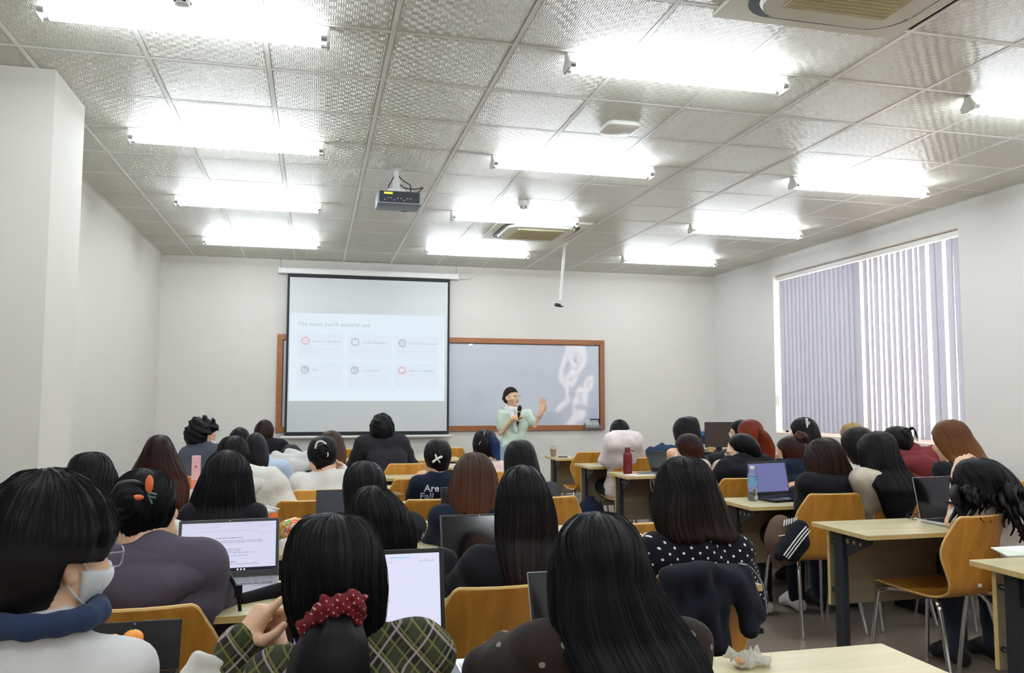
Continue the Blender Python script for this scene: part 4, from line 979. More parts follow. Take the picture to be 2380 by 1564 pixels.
cloth('scarf_white', '#eceef0'); cloth('mask_white', '#e6e9ee', .8)
cloth('cloth_blackjacket', '#1c1e27')
hairmat('hair_black', '#17151a'); hairmat('hair_softblack', '#1f1b1d'); hairmat('hair_dkbrown', '#2b1d19', '#3a2018'); hairmat('hair_brown', '#4d342a', '#5e3b2c'); hairmat('hair_redbrown', '#2c1a17', '#4a231b')
hairmat('hair_red', '#7a2e1a', '#8e3a20'); hairmat('hair_auburn', '#6e4526', '#865630'); hairmat('hair_blonde', '#b89a68'); hairmat('hair_blue', '#26365f', '#31518c'); hairmat('hair_tips', '#1d1a1c', '#2a1d1a')
mat('glasses_clear', '#b7bcc6', .25, metal=.5); mat('glasses_dark', '#22242b', .3); mat('lens_glass', '#dfe6f0', .03, trans=.95, alpha=None, ior=1.1)
mat('pearl', '#e9e6e0', .3); mat('clip_orange', '#d8663a', .35); mat('clip_green', '#3f5a50', .35); mat('clip_purple', '#8a6aa8', .3); mat('print_white', '#d8dae2', .8); mat('print_pink', '#d89aa0', .8)

person1 = person('person in a pale heather sweater wearing a white face mask and glasses, bottom left corner', -2.84, (124, 1113, 282), [('short', dict(grow=.027, spike=.003, nape=-.125, front=.118, h=.005, earz=-.006, strands=420))], yaw=46, pitch=8, male=True,
    shirt='cloth_heather', sh=(-150, 1600, 250, 1590), nb=(95, 1470, -.05), leanback=-.2, hcol='hair_softblack', skin='skin_fair', hs=.93, el=((-200, 1800, .05), (330, 1760, .12)), h=.009,
    chairlabel='orange chair under the person in the face mask, bottom left corner')
face_parts(person1, eyes=True, brows=True, lips=False, mask=True, glasses='glasses_clear')
NB = person1['NB']
S = Sdf([cone(NB+np.array([.082*math.sin(a*PI/6), .075*math.cos(a*PI/6)+.01, .026]), NB+np.array([.082*math.sin((a+1)*PI/6), .075*math.cos((a+1)*PI/6)+.01, .026]), .017, .017, .02) for a in range(12)], .006); S.warp(folds(3, .0015, 1.5)); V, F = S.nets(); link(np_mesh('collar', V, F, 'denim_navy'), 'collar', person1['o'])

person2 = person('person in a yellow and black plaid shirt with a red dotted scrunchie in black hair', -2.66, (778, 1192, 240),
    [('loft', [(1192, 742, 806), (1203, 705, 838), (1225, 682, 862), (1260, 666, 880), (1300, 657, 892), (1350, 655, 900), (1400, 660, 897), (1440, 674, 893), (1480, 690, 884), (1515, 710, 860)], dict(A1=125, depth=.112, rag=.006, back=.03)),
     ('tail', [(775, 1440, -.115), (772, 1500, -.14), (765, 1560, -.16), (760, 1640, -.17), (760, 1720, -.16)], [.045, .066, .075, .065, .03])], yaw=-12, pitch=14,
    shirt='cloth_plaid', sh=(650, 1585, 975, 1520), nb=(820, 1500, -.03), leanback=-.26, el=((540, 1700, .02), (860, 1720, .12)), wr=((560, 1505, .09), (648, 1545, .15)), skin='skin_fair', h=.009,
    hand_kw=(dict(pitch=(.50, .12, .86), palm=(.80, .35, -.45), curls=[.28, 1.25, 1.35, 1.4], s=.98, h=.0035), dict(pitch=(-.10, .05, 1.0), palm=(-.95, .25, .05), curls=[1.0, 1.15, 1.2, 1.2], s=.92, h=.0035)), sleeves='long',
    chairlabel='orange chair under the person with the red scrunchie, below the frame')
pA = aty(768, 1426, -2.66-.125); mmA = mpp(pA)
cloth('scrunchie_red', '#661a22', pat=('dots', .0135, .0017, '#c58f8a'))
S = Sdf([cone(aty(712, 1458, -2.785), aty(760, 1415, -2.81), .017, .022, .01), cone(aty(760, 1415, -2.81), aty(822, 1402, -2.80), .022, .024, .01), cone(aty(822, 1402, -2.80), aty(828, 1440, -2.795), .023, .015, .01), cone(aty(828, 1440, -2.795), aty(770, 1440, -2.81), .014, .012, .008), cone(aty(770, 1440, -2.81), aty(712, 1458, -2.785), .013, .017, .008)], .0045)
S.warp(lambda X, Y, Z: .0032*np.sin(230*X+160*Z)+.002*np.sin(330*Z-120*X)); V, F = S.nets(); link(np_mesh('scrunchie', V, F, 'scrunchie_red'), 'scrunchie', person2['o'])
hb = aty(632, 1446, -2.66+.14); tag(MB().tube([hb+Vector((.013*math.cos(t), .004*math.sin(t), .010*math.sin(t))) for t in np.linspace(0, 2*PI, 15)], .0022, 6, cap=False).build('ring', 'silver', person2['o'], True), 'silver ring')
w0 = aty(561, 1545, -2.66+.085); tag(MB().lathe([(.0305, -.026), (.034, -.02), (.034, .02), (.0305, .026)], w0, 22).build('cuff', cloth('cuff_pink', '#a9827a'), person2['o'], True), 'dusky pink cuff')

person3 = person('person with long straight black hair and a dark brown dotted blouse, bottom centre', -2.76, (1388, 1189, 218),
    [('loft', [(1189, 1362, 1412), (1195, 1340, 1432), (1219, 1314, 1458), (1251, 1295, 1479), (1287, 1282, 1491), (1323, 1274, 1497), (1363, 1265, 1509), (1411, 1258, 1532), (1443, 1258, 1550), (1480, 1270, 1566), (1530, 1288, 1574), (1600, 1300, 1570), (1680, 1320, 1540)], dict(A1=112, depth=.11, back=.11, thin=.055, rag=.03, fallslope=.10))],
    pitch=8, shirt='cloth_browndots', sh=(1262, 1520, 1580, 1515), nb=(1400, 1440, -.04), leanback=-.22, h=.009, skin='skin_fair', chairlabel='orange chair under the person in the dark brown dotted blouse')

person4 = person('person in a dusky purple hoodie with a black bun and an orange claw clip', -1.68, (336, 1088, 150),
    [('loft', [(1088, 322, 356), (1095, 300, 378), (1110, 280, 394), (1130, 268, 404), (1155, 262, 410), (1185, 264, 410), (1205, 270, 404), (1225, 282, 390), (1248, 300, 374)], dict(A1=108, depth=.11, rag=.0, back=.02, yaw=22)), ('bun', (296, 1166, -.10, 42, 54))],
    yaw=30, pitch=20, shirt='cloth_purple', sh=(262, 1335, 462, 1318), nb=(352, 1282, -.06), hood=1.15, tw=1.05, el=((215, 1440, .0), (512, 1440, .10)), wr=(None, (480, 1420, .30)), fold=.0035, ease=.032, h=.010, skin='skin_fair', chairlabel=None)
c = aty(345, 1135, -1.68-.125)
mb = MB()
for k, (dx, dz, rx, rz_, an) in enumerate(((.002, .012, .012, .028, .25), (-.034, -.026, .024, .010, .3))):
    S = Sdf([ell((c.x+dx, c.y, c.z+dz), (rx, .008, rz_), .01)], .004); V, F = S.nets(); link(np_mesh('claw_clip', V, F, 'clip_orange'), 'claw_clip', person4['o'])
MB().tube([c+Vector((.002, -.005, -.012)), c+Vector((.024, -.006, -.018))], .003).tube([c+Vector((.0, -.005, -.016)), c+Vector((.012, -.006, -.045))], .0028).tube([c+Vector((.0, -.005, -.022)), c+Vector((.022, -.006, -.028))], .0028).build('clip_hinge', 'clip_green', person4['o'])
# bag strap over the shoulder
MB().tube(smooth_path([aty(487, 1305, -1.66), aty(520, 1325, -1.72), aty(545, 1360, -1.74), aty(556, 1400, -1.74), aty(558, 1450, -1.74)]), .0055, 8).box(aty(554, 1374, -1.75), (.022, .012, .035)).build('shoulder_strap', 'matt_black', person4['o'])

person5 = person('person in black with long straight black hair in front of the bare chair', -1.72, (1213, 1080, 124),
    [('loft', [(1080, 1200, 1230), (1088, 1184, 1243), (1105, 1170, 1256), (1130, 1160, 1268), (1163, 1152, 1278), (1195, 1147, 1284), (1225, 1144, 1285), (1243, 1142, 1282), (1270, 1140, 1276), (1310, 1145, 1270), (1345, 1160, 1255)], dict(rag=.03, fallslope=.03))],
    pitch=12, sh=(1120, 1318, 1300, 1318), el=((1062, 1375, .10), None), wr=((1100, 1330, .28), None), shirt='cloth_black', hcol='hair_tips', h=.0105)
person6 = person('person in a navy blouse with small white polka dots and wavy black hair', -1.62, (1583, 1060, 126),
    [('loft', [(1060, 1568, 1602), (1066, 1553, 1622), (1080, 1540, 1636), (1100, 1531, 1646), (1125, 1525, 1656), (1155, 1518, 1664), (1187, 1508, 1672), (1215, 1508, 1684), (1238, 1520, 1692)], dict(rag=.02, wave=.015, groove=.02, fallslope=.05))],
    pitch=14, shirt='cloth_dots', sh=(1532, 1290, 1700, 1288), nb=(1610, 1232, -.05), el=((1500, 1400, .06), (1742, 1400, .06)), ease=.026, hcol='hair_tips', h=.0105, sleeves='long')
person7 = person('person with waist-length black hair in a black dress behind the white laptop screen', -.74, (527, 1045, 104),
    [('loft', [(1045, 515, 542), (1052, 502, 558), (1064, 487, 571), (1084, 475, 583), (1110, 464, 587), (1134, 454, 590), (1161, 446, 594), (1185, 438, 601), (1205, 436, 610), (1230, 434, 620), (1262, 440, 612)], dict(rag=.02, fallslope=.02, A1=100))],
    pitch=12, shirt='cloth_black', sh=(452, 1207, 584, 1207), el=((420, 1262, .08), (612, 1266, .10)), skin='skin_fair')
person8 = person('person with chin-down black hair between the scrunchie wearer and the brown haired person', -1.62, (878, 1128, 142),
    [('loft', [(1128, 852, 886), (1135, 836, 897), (1150, 820, 915), (1171, 808, 937), (1195, 803, 952), (1225, 800, 962), (1259, 800, 966), (1290, 806, 962), (1325, 815, 955)], dict(rag=.02, fallslope=.0))], pitch=16, shirt='cloth_black', h=.0115)
person9 = person('person with a brown bob, black lanyard and navy top', -.72, (1100, 1051, 102),
    [('loft', [(1051, 1088, 1115), (1056, 1078, 1125), (1068, 1067, 1137), (1086, 1055, 1147), (1110, 1046, 1154), (1135, 1039, 1157), (1152, 1038, 1156), (1166, 1042, 1150), (1178, 1046, 1140)], dict(rag=.035, A1=118))],
    pitch=18, shirt='cloth_navy', sh=(1032, 1208, 1182, 1206), nb=(1112, 1168, -.05), el=((1000, 1300, .10), (1190, 1290, .1)), hcol='hair_brown', collar=True)
p_ = aty(1094, 1157, -.72-.105)
tag(MB().tube([(p_.x-.012, p_.y, p_.z)]+[(p_.x+x_, p_.y+.03*x_, p_.z-.002) for x_ in (0, .03, .06)], .008, 6).build('lanyard', 'matt_black', person9['o']), 'black lanyard')
MB().tube([p_+Vector((.008*math.cos(t), -.010, .008*math.sin(t))) for t in np.linspace(0, 2*PI, 13)], .0012, 5, cap=False).tube([p_+Vector((-.004, -.01, .003)), p_+Vector((0, -.01, -.001)), p_+Vector((.004, -.01, .003))], .0012, 5).tube([p_+Vector((0, -.01, -.001)), p_+Vector((0, -.01, -.006))], .0012, 5).build('lanyard_mark', 'print_white', person9['o'])
person10 = person('person with glossy black hair behind the dark laptop in the middle', -.66, (847, 1070, 100),
    [('loft', [(1070, 832, 862), (1076, 820, 873), (1086, 808, 884), (1103, 799, 893), (1125, 796, 898), (1150, 797, 897), (1175, 800, 893), (1205, 806, 890)], dict(rag=.02))], pitch=18, shirt='cloth_black')
clip = aty(876, 1088, -.66-.07); MB().tube([clip, clip+Vector((.012, .01, -.006))], .0025, 6).build('hair_clip', 'silver', person10['o'])
person11 = person('person with long reddish brown hair at the left, before the pillar', .45, (371, 1010, 76),
    [('loft', [(1010, 361, 383), (1016, 351, 392), (1026, 343, 399), (1040, 336, 405), (1060, 326, 413), (1084, 314, 425), (1108, 302, 438), (1132, 296, 447), (1155, 298, 446), (1172, 312, 436)], dict(rag=.04, fallslope=.05, A1=105))], pitch=14, shirt='cloth_beige', hcol='hair_redbrown')
person12 = person('person with black shoulder-length hair furthest left beside the pillar', -.7, (214, 1050, 104),
    [('loft', [(1050, 196, 232), (1056, 180, 244), (1068, 168, 255), (1088, 159, 266), (1110, 154, 275), (1140, 150, 282), (1175, 150, 286), (1215, 158, 284), (1250, 165, 280)], dict(rag=.02, A1=105))], pitch=16, shirt='cloth_charcoal')
person13 = person('person in an off-white hoodie with tied black hair, right of the waist-length hair', .5, (544, 1012, 74),
    [('loft', [(1012, 532, 560), (1018, 520, 567), (1030, 511, 574), (1045, 507, 579), (1062, 508, 581), (1080, 515, 575), (1092, 525, 565)], dict(rag=.0, A1=110, back=.02, yaw=15))], yaw=20, pitch=22, shirt='cloth_offwhite', sh=(528, 1122, 632, 1122), nb=(565, 1098, -.05), el=((510, 1190, .05), (660, 1190, .04)), wr=(None, (640, 1195, .25)), hood=1.0, ease=.03, fold=.006)
person14 = person('person in a light blue T-shirt with long black hair', 1.45, (596, 1005, 56),
    [('loft', [(1005, 588, 604), (1010, 580, 609), (1020, 572, 616), (1035, 568, 622), (1055, 566, 626), (1078, 568, 636), (1100, 574, 642), (1118, 586, 640)], dict(rag=.03, fallslope=.05))], pitch=14, shirt='cloth_skyblue', sleeves='short', sh=(572, 1092, 652, 1090), nb=(605, 1066, -.04), el=((560, 1140, .05), (684, 1142, .06)))
person15 = person('young man in a slate polo with tousled black hair and a face mask', 2.2, (472, 975, 56), [('short', dict(grow=.024, spike=.024, nape=-.075, front=.05, h=.007))], yaw=46, pitch=10, male=True, shirt='cloth_slate', collar=True,
    sh=(436, 1062, 508, 1056), nb=(463, 1040, -.04), hs=.96, sleeves='long')
face_parts(person15, mask=True, lips=False)
person16 = person('person with cropped dark brown hair slumped forward in a black jacket, front row', 4.05, (616, 977, 41), [('short', dict(grow=.014, spike=.003, nape=-.1, front=.055, h=.010))], pitch=12, yaw=12, male=True, shirt='cloth_black', hcol='hair_dkbrown', sh=(602, 1036, 652, 1038), el=(None, (672, 1052, .05)), hs=1.0)
person17 = person('person whose black crown shows behind the tied hair, second row', 3.15, (558, 995, 43), [('short', dict(grow=.014, spike=.003, nape=-.1, front=.055, h=.010))], pitch=15, male=True, shirt='cloth_charcoal', hs=.98)
person18 = person('person bent low in a pale grey hoodie, left of the white claw clip', 2.28, (677, 1034, 40), [('short', dict(grow=.014, spike=.004, nape=-.1, front=.055, h=.010))], pitch=45, male=False, shirt='cloth_lightgrey', sh=(654, 1078, 702, 1074), nb=(680, 1058, -.07), hood=1.2, ease=.024, fold=.010, hs=.9, tw=.85)
person19 = person('person in a white sweater with a bun held by a cream claw clip', 1.12, (750, 1012, 70),
    [('loft', [(1012, 738, 764), (1018, 728, 774), (1028, 720, 780), (1045, 714, 785), (1060, 715, 785), (1074, 720, 780), (1088, 731, 768)], dict(rag=.0, A1=112, back=.02, yaw=18)), ('bun', (748, 1050, -.10, 16, 22))], yaw=24, pitch=22, shirt='cloth_white',
    sh=(696, 1122, 792, 1118), nb=(757, 1096, -.04), el=((684, 1190, .1), (800, 1180, .12)), wr=(None, (792, 1092, .10)), hand_kw=(None, dict(pitch=(-.6, -.2, .6), palm=(-.5, -.6, 0), curl=.8, h=.005)), skin='skin_fair')
c = aty(745, 1031, 1.12-.122); tag(MB().tube(smooth_path([c+Vector((-.032, .0, -.03)), c+Vector((-.022, -.006, .006)), c+Vector((.006, -.01, .016)), c+Vector((.034, -.004, -.002))]), .0065, 8).tube(smooth_path([c+Vector((.045, -.03, -.055)), c+Vector((.048, -.034, -.07)), c+Vector((.044, -.03, -.082))]), .003, 6).build('claw_clip', 'pearl', person19['o'], True), 'cream claw clip')
person20 = person('person with long dark brown hair behind the white sweater', 2.15, (769, 1000, 54),
    [('loft', [(1000, 760, 780), (1006, 751, 788), (1018, 744, 796), (1035, 741, 802), (1055, 741, 805), (1078, 746, 803), (1098, 752, 797)], dict(rag=.03))], pitch=12, shirt='cloth_charcoal', hcol='hair_brown')
person21 = person('broad person in a black jacket directly before the projection screen', 3.1, (888, 965, 49), [('short', dict(grow=.024, spike=.008, nape=-.088, front=.055, h=.009))], pitch=10, male=True, shirt='cloth_charcoal', sh=(846, 1034, 930, 1032), nb=(888, 1012, -.03), el=((824, 1082, .06), (953, 1082, .06)), ease=.028, collar=True)
person22 = person('person in a navy T-shirt with white lettering and a white bow clip', 1.28, (1016, 1020, 66),
    [('loft', [(1020, 1005, 1029), (1025, 996, 1038), (1036, 988, 1045), (1050, 984, 1049), (1066, 985, 1048), (1080, 991, 1043), (1098, 999, 1036), (1104, 1002, 1033)], dict(rag=.0, A1=115, back=.02))], pitch=18, shirt='cloth_navy', sh=(974, 1126, 1062, 1120), nb=(1020, 1102, -.04), el=((956, 1190, .08), None))
c = aty(1014, 1067, 1.28-.132); R3 = person22['R']
S = Sdf([cone(c+Vector((-.02, 0, -.018)), c+Vector((.005, -.004, .004)), .010, .007, .004), cone(c+Vector((.002, -.004, .004)), c+Vector((-.006, -.004, .028)), .006, .007, .003), cone(c+Vector((.005, -.004, .004)), c+Vector((.034, 0, .014)), .006, .010, .004), cone(c+Vector((.008, -.004, 0)), c+Vector((.024, 0, -.022)), .005, .006, .003)], .0045); V, F = S.nets(); link(np_mesh('bow_clip', V, F, 'pearl'), 'bow_clip', person22['o'])
c = aty(993, 1149, 1.0); decal(text_mesh('Are', .066, True), person22['shirt'], c.x, c.z, 'print_white', 'lettering', .5)
c = aty(984, 1170, 1.0); decal(text_mesh('Fall', .07, True), person22['shirt'], c.x, c.z, 'print_white', 'lettering', .5)
person23 = person('person with a blue dyed ponytail and blush top', 2.1, (1126, 997, 58),
    [('loft', [(997, 1116, 1137), (1003, 1107, 1146), (1013, 1101, 1152), (1030, 1098, 1156), (1045, 1099, 1156), (1060, 1105, 1152), (1066, 1110, 1148)], dict(rag=.0, A1=112, back=.02, yaw=-10)), ('tail', [(1140, 1012, -.10), (1149, 1030, -.12), (1152, 1050, -.11), (1160, 1070, -.08)], [.022, .04, .034, .008], 'hair_blue')], yaw=-22, pitch=12, shirt='cloth_blush', hcol='hair_softblack', sh=(1098, 1092, 1166, 1090), skin='skin_fair')
c = aty(1123, 1008, 2.1-.132); MB().tube([c+Vector((.016, 0, .02)), c+Vector((.006, 0, -.01))], .004, 6).tube([c+Vector((-.02, 0, -.06)), c+Vector((-.034, 0, -.085))], .004, 6).build('hair_clip', 'silver', person23['o'])
person24 = person('person with dark shoulder-length hair standing out below the presenter', .5, (1207, 1021, 72),
    [('loft', [(1021, 1196, 1219), (1026, 1186, 1229), (1036, 1178, 1237), (1052, 1172, 1243), (1072, 1170, 1247), (1100, 1168, 1251), (1130, 1168, 1253), (1165, 1172, 1250)], dict(rag=.02))], pitch=12, shirt='cloth_charcoal')
person26 = person('man in a pale pink shirt with head bowed at the second aisle desk', 2.82, (1440, 976, 41), [('short', dict(grow=.013, spike=.003, nape=-.055, front=.05, h=.009))], pitch=38, yaw=8, male=True, shirt='cloth_pink', sh=(1424, 1026, 1474, 1024), nb=(1446, 1014, -.06), el=((1410, 1068, .05), (1484, 1066, .1)), ease=.024, collar=True, trousers='cloth_darktrousers', hs=.98)
person27 = person('person with a bare shoulder and long black hair next to the navy jacket', 2.0, (1597, 967, 56),
    [('loft', [(967, 1590, 1612), (972, 1578, 1617), (980, 1570, 1620), (995, 1565, 1623), (1012, 1564, 1624), (1030, 1565, 1624), (1045, 1570, 1622), (1060, 1578, 1618)], dict(rag=.03))], pitch=10, yaw=-10, shirt='cloth_white', sleeves='none', sh=(1562, 1054, 1624, 1052), el=((1556, 1088, .1), (1630, 1090, .1)), skin='skin_fair')
person28 = person('person with dark brown hair pinned by a purple claw clip', 1.15, (1600, 1007, 53),
    [('loft', [(1007, 1590, 1610), (1012, 1581, 1617), (1022, 1575, 1623), (1036, 1572, 1626), (1048, 1574, 1626), (1058, 1582, 1620), (1063, 1588, 1614)], dict(rag=.0, A1=104, back=.02, yaw=-20))], yaw=-32, pitch=16, shirt='cloth_beige', hcol='hair_redbrown', skin='skin_fair', sh=(1572, 1090, 1632, 1090), el=((1568, 1124, .1), (1642, 1124, .1)))
c = aty(1617, 1052, 1.15-.07); MB().box(c, (.05, .03, .03), ry=.3, ch=.006).box(c+Vector((.012, -.004, -.018)), (.03, .02, .02), ry=.3, ch=.004).build('claw_clip', 'clip_purple', person28['o'])
person29 = person('person with a bright red-dyed ponytail', 1.95, (1742, 974, 52),
    [('loft', [(974, 1732, 1753), (980, 1723, 1761), (990, 1718, 1767), (1005, 1716, 1770), (1018, 1720, 1768), (1030, 1728, 1760)], dict(rag=.0, A1=110, back=.02)), ('tail', [(1762, 998, -.10), (1776, 1016, -.13), (1786, 1042, -.12), (1794, 1070, -.10)], [.025, .05, .062, .03])], pitch=10, yaw=-15, shirt='cloth_beige', hcol='hair_red', skin='skin_fair')
person30 = person('person in glasses facing left behind the red ponytail', 2.8, (1719, 975, 40), [('loft', [(975, 1712, 1730), (980, 1706, 1736), (990, 1703, 1740), (1005, 1703, 1740), (1020, 1708, 1738)], dict(rag=.0, A1=122, back=.02, yaw=-60))], yaw=-78, pitch=12, shirt='cloth_charcoal', skin='skin_fair'); face_parts(person30, glasses='glasses_clear')
person31 = person('person in a black hoodie and glasses looking left, low black ponytail', 1.0, (1722, 1006, 62),
    [('loft', [(1006, 1710, 1736), (1011, 1702, 1745), (1021, 1696, 1751), (1035, 1696, 1755), (1048, 1702, 1756), (1062, 1712, 1752)], dict(rag=.0, A1=124, back=.02, yaw=-55)), ('bun', (1750, 1050, -.05, 12, 12))], yaw=-68, pitch=14, shirt='cloth_black', hood=1.1, sh=(1690, 1092, 1776, 1084), nb=(1728, 1068, -.04), el=((1660, 1140, .08), (1802, 1140, .05)), ease=.03, skin='skin_fair'); face_parts(person31, glasses='glasses_clear')
person32 = person('person with a white claw clip at the back of straight black hair by the window', 1.95, (1868, 969, 58),
    [('loft', [(969, 1858, 1876), (974, 1848, 1885), (984, 1840, 1893), (998, 1837, 1898), (1015, 1840, 1901), (1035, 1845, 1903), (1050, 1850, 1902)], dict(rag=.02, A1=105, yaw=-15))], yaw=-25, pitch=16, shirt='cloth_charcoal', skin='skin_fair')
c = aty(1876, 984, 1.95-.127); S = Sdf([cone(c+Vector((-.004, 0, .035)), c+Vector((-.002, -.004, -.03)), .012, .007, .004), cone(c+Vector((.02, 0, .01)), c+Vector((.016, 0, -.012)), .007, .005, .004)], .005); S.warp(lambda X, Y, Z: .0025*np.sin(420*Z)); V, F = S.nets(); link(np_mesh('claw_clip', V, F, 'pearl'), 'claw_clip', person32['o'])
person33 = person('person leaning left in dark navy with a curly dark red bun', .98, (1836, 1012, 60),
    [('loft', [(1012, 1826, 1850), (1017, 1817, 1860), (1027, 1809, 1866), (1040, 1806, 1868), (1055, 1808, 1866), (1068, 1814, 1858)], dict(rag=.0, A1=100, back=.02, yaw=-30)), ('bun', (1862, 1018, -.06, 18, 16))], yaw=-42, pitch=20, shirt='cloth_navy', hcol='hair_redbrown', sh=(1812, 1088, 1884, 1082), skin='skin_fair')
person34 = person('person in black with long dark brown hair on the chair with visible chrome legs', .03, (1914, 1017, 84),
    [('loft', [(1017, 1902, 1928), (1023, 1890, 1938), (1034, 1880, 1946), (1050, 1873, 1953), (1070, 1868, 1959), (1095, 1868, 1971), (1118, 1868, 1984), (1134, 1872, 1992), (1146, 1882, 1998)], dict(rag=.008, fallslope=.0, deep=.0, back=.05, A1=105))], pitch=10, shirt='cloth_black', hcol='hair_dkbrown', sh=(1878, 1124, 1966, 1124), trousers='cloth_darktrousers', el=((1868, 1215, .05), (1990, 1200, .1)), shoes='shoe_white')
person35 = person('person with waist-length black hair at the fifth window-side desk', -.08, (2038, 1001, 82),
    [('loft', [(1001, 2028, 2052), (1008, 2014, 2062), (1020, 2003, 2070), (1036, 1996, 2076), (1059, 1993, 2078), (1085, 1989, 2086), (1110, 1990, 2099), (1135, 1998, 2100), (1160, 2008, 2090), (1193, 2024, 2062)], dict(rag=.03, fallslope=.02, A1=105))], pitch=8, shirt='cloth_beige', sh=(2002, 1112, 2086, 1110), el=((2006, 1185, .12), (2108, 1180, .12)), tw=.9)
person36 = person('person with a thick black bob and white collar left of the waist-length hair', .95, (1987, 991, 58),
    [('loft', [(991, 1982, 2006), (997, 1970, 2014), (1008, 1962, 2018), (1022, 1958, 2020), (1040, 1958, 2020), (1058, 1962, 2016), (1074, 1970, 2010)], dict(rag=.01))], pitch=14, shirt='cloth_white', collar=True)
person37 = person('person with blonde hair below the window blind', 1.95, (1978, 982, 46),
    [('loft', [(982, 1970, 1990), (987, 1963, 1996), (996, 1958, 2000), (1010, 1957, 2002), (1030, 1960, 2000), (1045, 1964, 1998)], dict(rag=.02))], pitch=12, shirt='cloth_white', hcol='hair_blonde')
person38 = person('person in a maroon hoodie with a messy dark bun and white script print', .95, (2084, 989, 58),
    [('loft', [(989, 2074, 2094), (995, 2063, 2104), (1006, 2056, 2110), (1020, 2054, 2112), (1034, 2060, 2110), (1046, 2070, 2104)], dict(rag=.0, A1=110, back=.02)), ('bun', (2104, 1014, -.09, 16, 20))], yaw=-15, pitch=22, shirt='cloth_maroon', hood=1.2, sh=(2092, 1072, 2172, 1060), nb=(2118, 1050, -.05), el=((2080, 1140, .05), (2186, 1128, .05)), ease=.034, fold=.007)
for k in range(4):
    lock([aty(2108+k*3, 1000, .86), aty(2120+k*2, 992+k*2, .85), aty(2126+k*2, 1004+k*4, .85), aty(2124+k*3, 1022+k*2, .86)], [.004, .0035, .003, .001], 'hair_softblack', person38['o'], n=6, seed=k)
c = aty(2122, 1092, .5); decal(text_mesh('Babe', .075, False, shear=.35), person38['shirt'], c.x, c.z, 'print_pink', 'lettering', .5, dirv=tuple(c-CAM))
person39 = person('person with long light auburn hair against the white wall by the window', .15, (2207, 974, 76),
    [('loft', [(974, 2194, 2218), (980, 2184, 2229), (992, 2175, 2238), (1008, 2170, 2245), (1025, 2168, 2255), (1045, 2174, 2265), (1065, 2182, 2270), (1085, 2190, 2264), (1105, 2198, 2250)], dict(rag=.03, A1=105))], pitch=8, shirt='cloth_black', hcol='hair_auburn', sh=(2192, 1098, 2262, 1094), el=((2188, 1140, .1), (2276, 1140, .1)), skin='skin_fair')
person40 = person('person resting their head in one hand, long curly black hair over a white T-shirt', -.92, (2262, 1064, 92),
    [('loft', [(1064, 2250, 2288), (1070, 2238, 2302), (1080, 2228, 2314), (1095, 2220, 2330), (1112, 2217, 2346), (1132, 2216, 2358), (1148, 2220, 2364)], dict(rag=.05, wave=.03, groove=.03, fallslope=.22, A1=120, depth=.12, back=.10, deep=.03))], pitch=38, yaw=-12,
    shirt='cloth_white', sleeves='short', sh=(2270, 1180, 2392, 1166), nb=(2300, 1150, -.03), pel=(aty(2392, 1200, -1.05).x, -1.06, .545), el=((2212, 1214, .02), None), wr=((2226, 1100, .03), None), hand_kw=(dict(pitch=(.45, .1, .8), palm=(.8, .2, 0), curl=.6, h=.005), None), leanback=-.12, skin='skin_fair', hcol='hair_black', tw=.85, ease=.01)
rs = np.random.default_rng(5)
def curly(x0, y0, d0, x1, y1, d1, r, sd, amp=9):
    n = 7; q = np.random.default_rng(sd); ph = q.uniform(0, 6.28); P_ = []
    for i in range(n+1): t = i/n; P_.append(aty(x0+(x1-x0)*t+amp*math.sin(ph+t*7)*t**.5, y0+(y1-y0)*t, -.92+d0+(d1-d0)*t-.02*math.cos(ph+t*7)))
    lock(P_, list(np.linspace(r, r*.18, n+1)), 'hair_black', person40['o'], n=9, seed=sd, groove=.2)
for i in range(9): curly(2222+i*6, 1135, -.04-.008*i, 2216+i*7, 1224-abs(i-2)*5, -.10-.009*i, .024, i)
for i in range(6): curly(2334+i*7, 1125+i*3, -.14, 2334+i*7, 1205+i*4+(i % 3)*16, -.23, .022, 20+i, 11)
for i in range(5): curly(2274+i*12, 1150, -.15, 2270+i*14, 1195+(i % 2)*20, -.19, .009, 40+i, 10)
for i in range(4): curly(2362+i*5, 1160+i*4, -.18, 2366+i*6, 1262-i*8, -.22, .016, 60+i, 10)
tag(MB().lathe([(.026, -.004), (.028, 0), (.026, .004)], aty(2210, 1168, -.90), 14).build('hair_tie', 'matt_black', person40['o']), 'black hair tie on the wrist')

# ------------------------------------------------------------------ presenter
PYp = 5.1; q = aty(1190, 898, PYp); pelp = (aty(1196, 1000, PYp).x, PYp+.03, .82)
def gx(px, y_, z_, dY=0): return (aty(px, 1000, PYp).x, PYp+dY, z_)
presenter = person('presenter in a mint short-sleeved knit top with a white scarf, holding a microphone', PYp, (1189, 899, 38), [('short', dict(grow=.011, spike=.0015, nape=-.075, front=.034, h=.006))], yaw=146, pitch=-4, shirt='cloth_mint', sleeves='short', trousers='cloth_lightjeans', skin='skin_fair',
    nb=(1194, 951, .01), sh=(1166, 964, 1226, 962), el=((1164, 1006, -.02), (1242, 990, -.05)), wr=((1194, 972, -.17), (1258, 958, -.12)), pel=pelp, seat=False, hs=.92, h=.010, hcol='hair_dkbrown', ease=.012,
    stand=([(pelp[0]-.09, PYp+.0, .45), (pelp[0]+.09, PYp-.02, .45)], [(pelp[0]-.10, PYp+.04, .085), (pelp[0]+.10, PYp+.03, .085)]),
    hand_kw=(dict(pitch=(.85, -.2, .45), palm=(.3, .6, -.3), curl=1.15, s=.95, h=.004), dict(pitch=(.15, 0, 1), palm=(-.6, -.75, 0), curl=.12, s=1.0, h=.004, spread=.5)))
face_parts(presenter, glasses='glasses_clear')
_ri = presenter
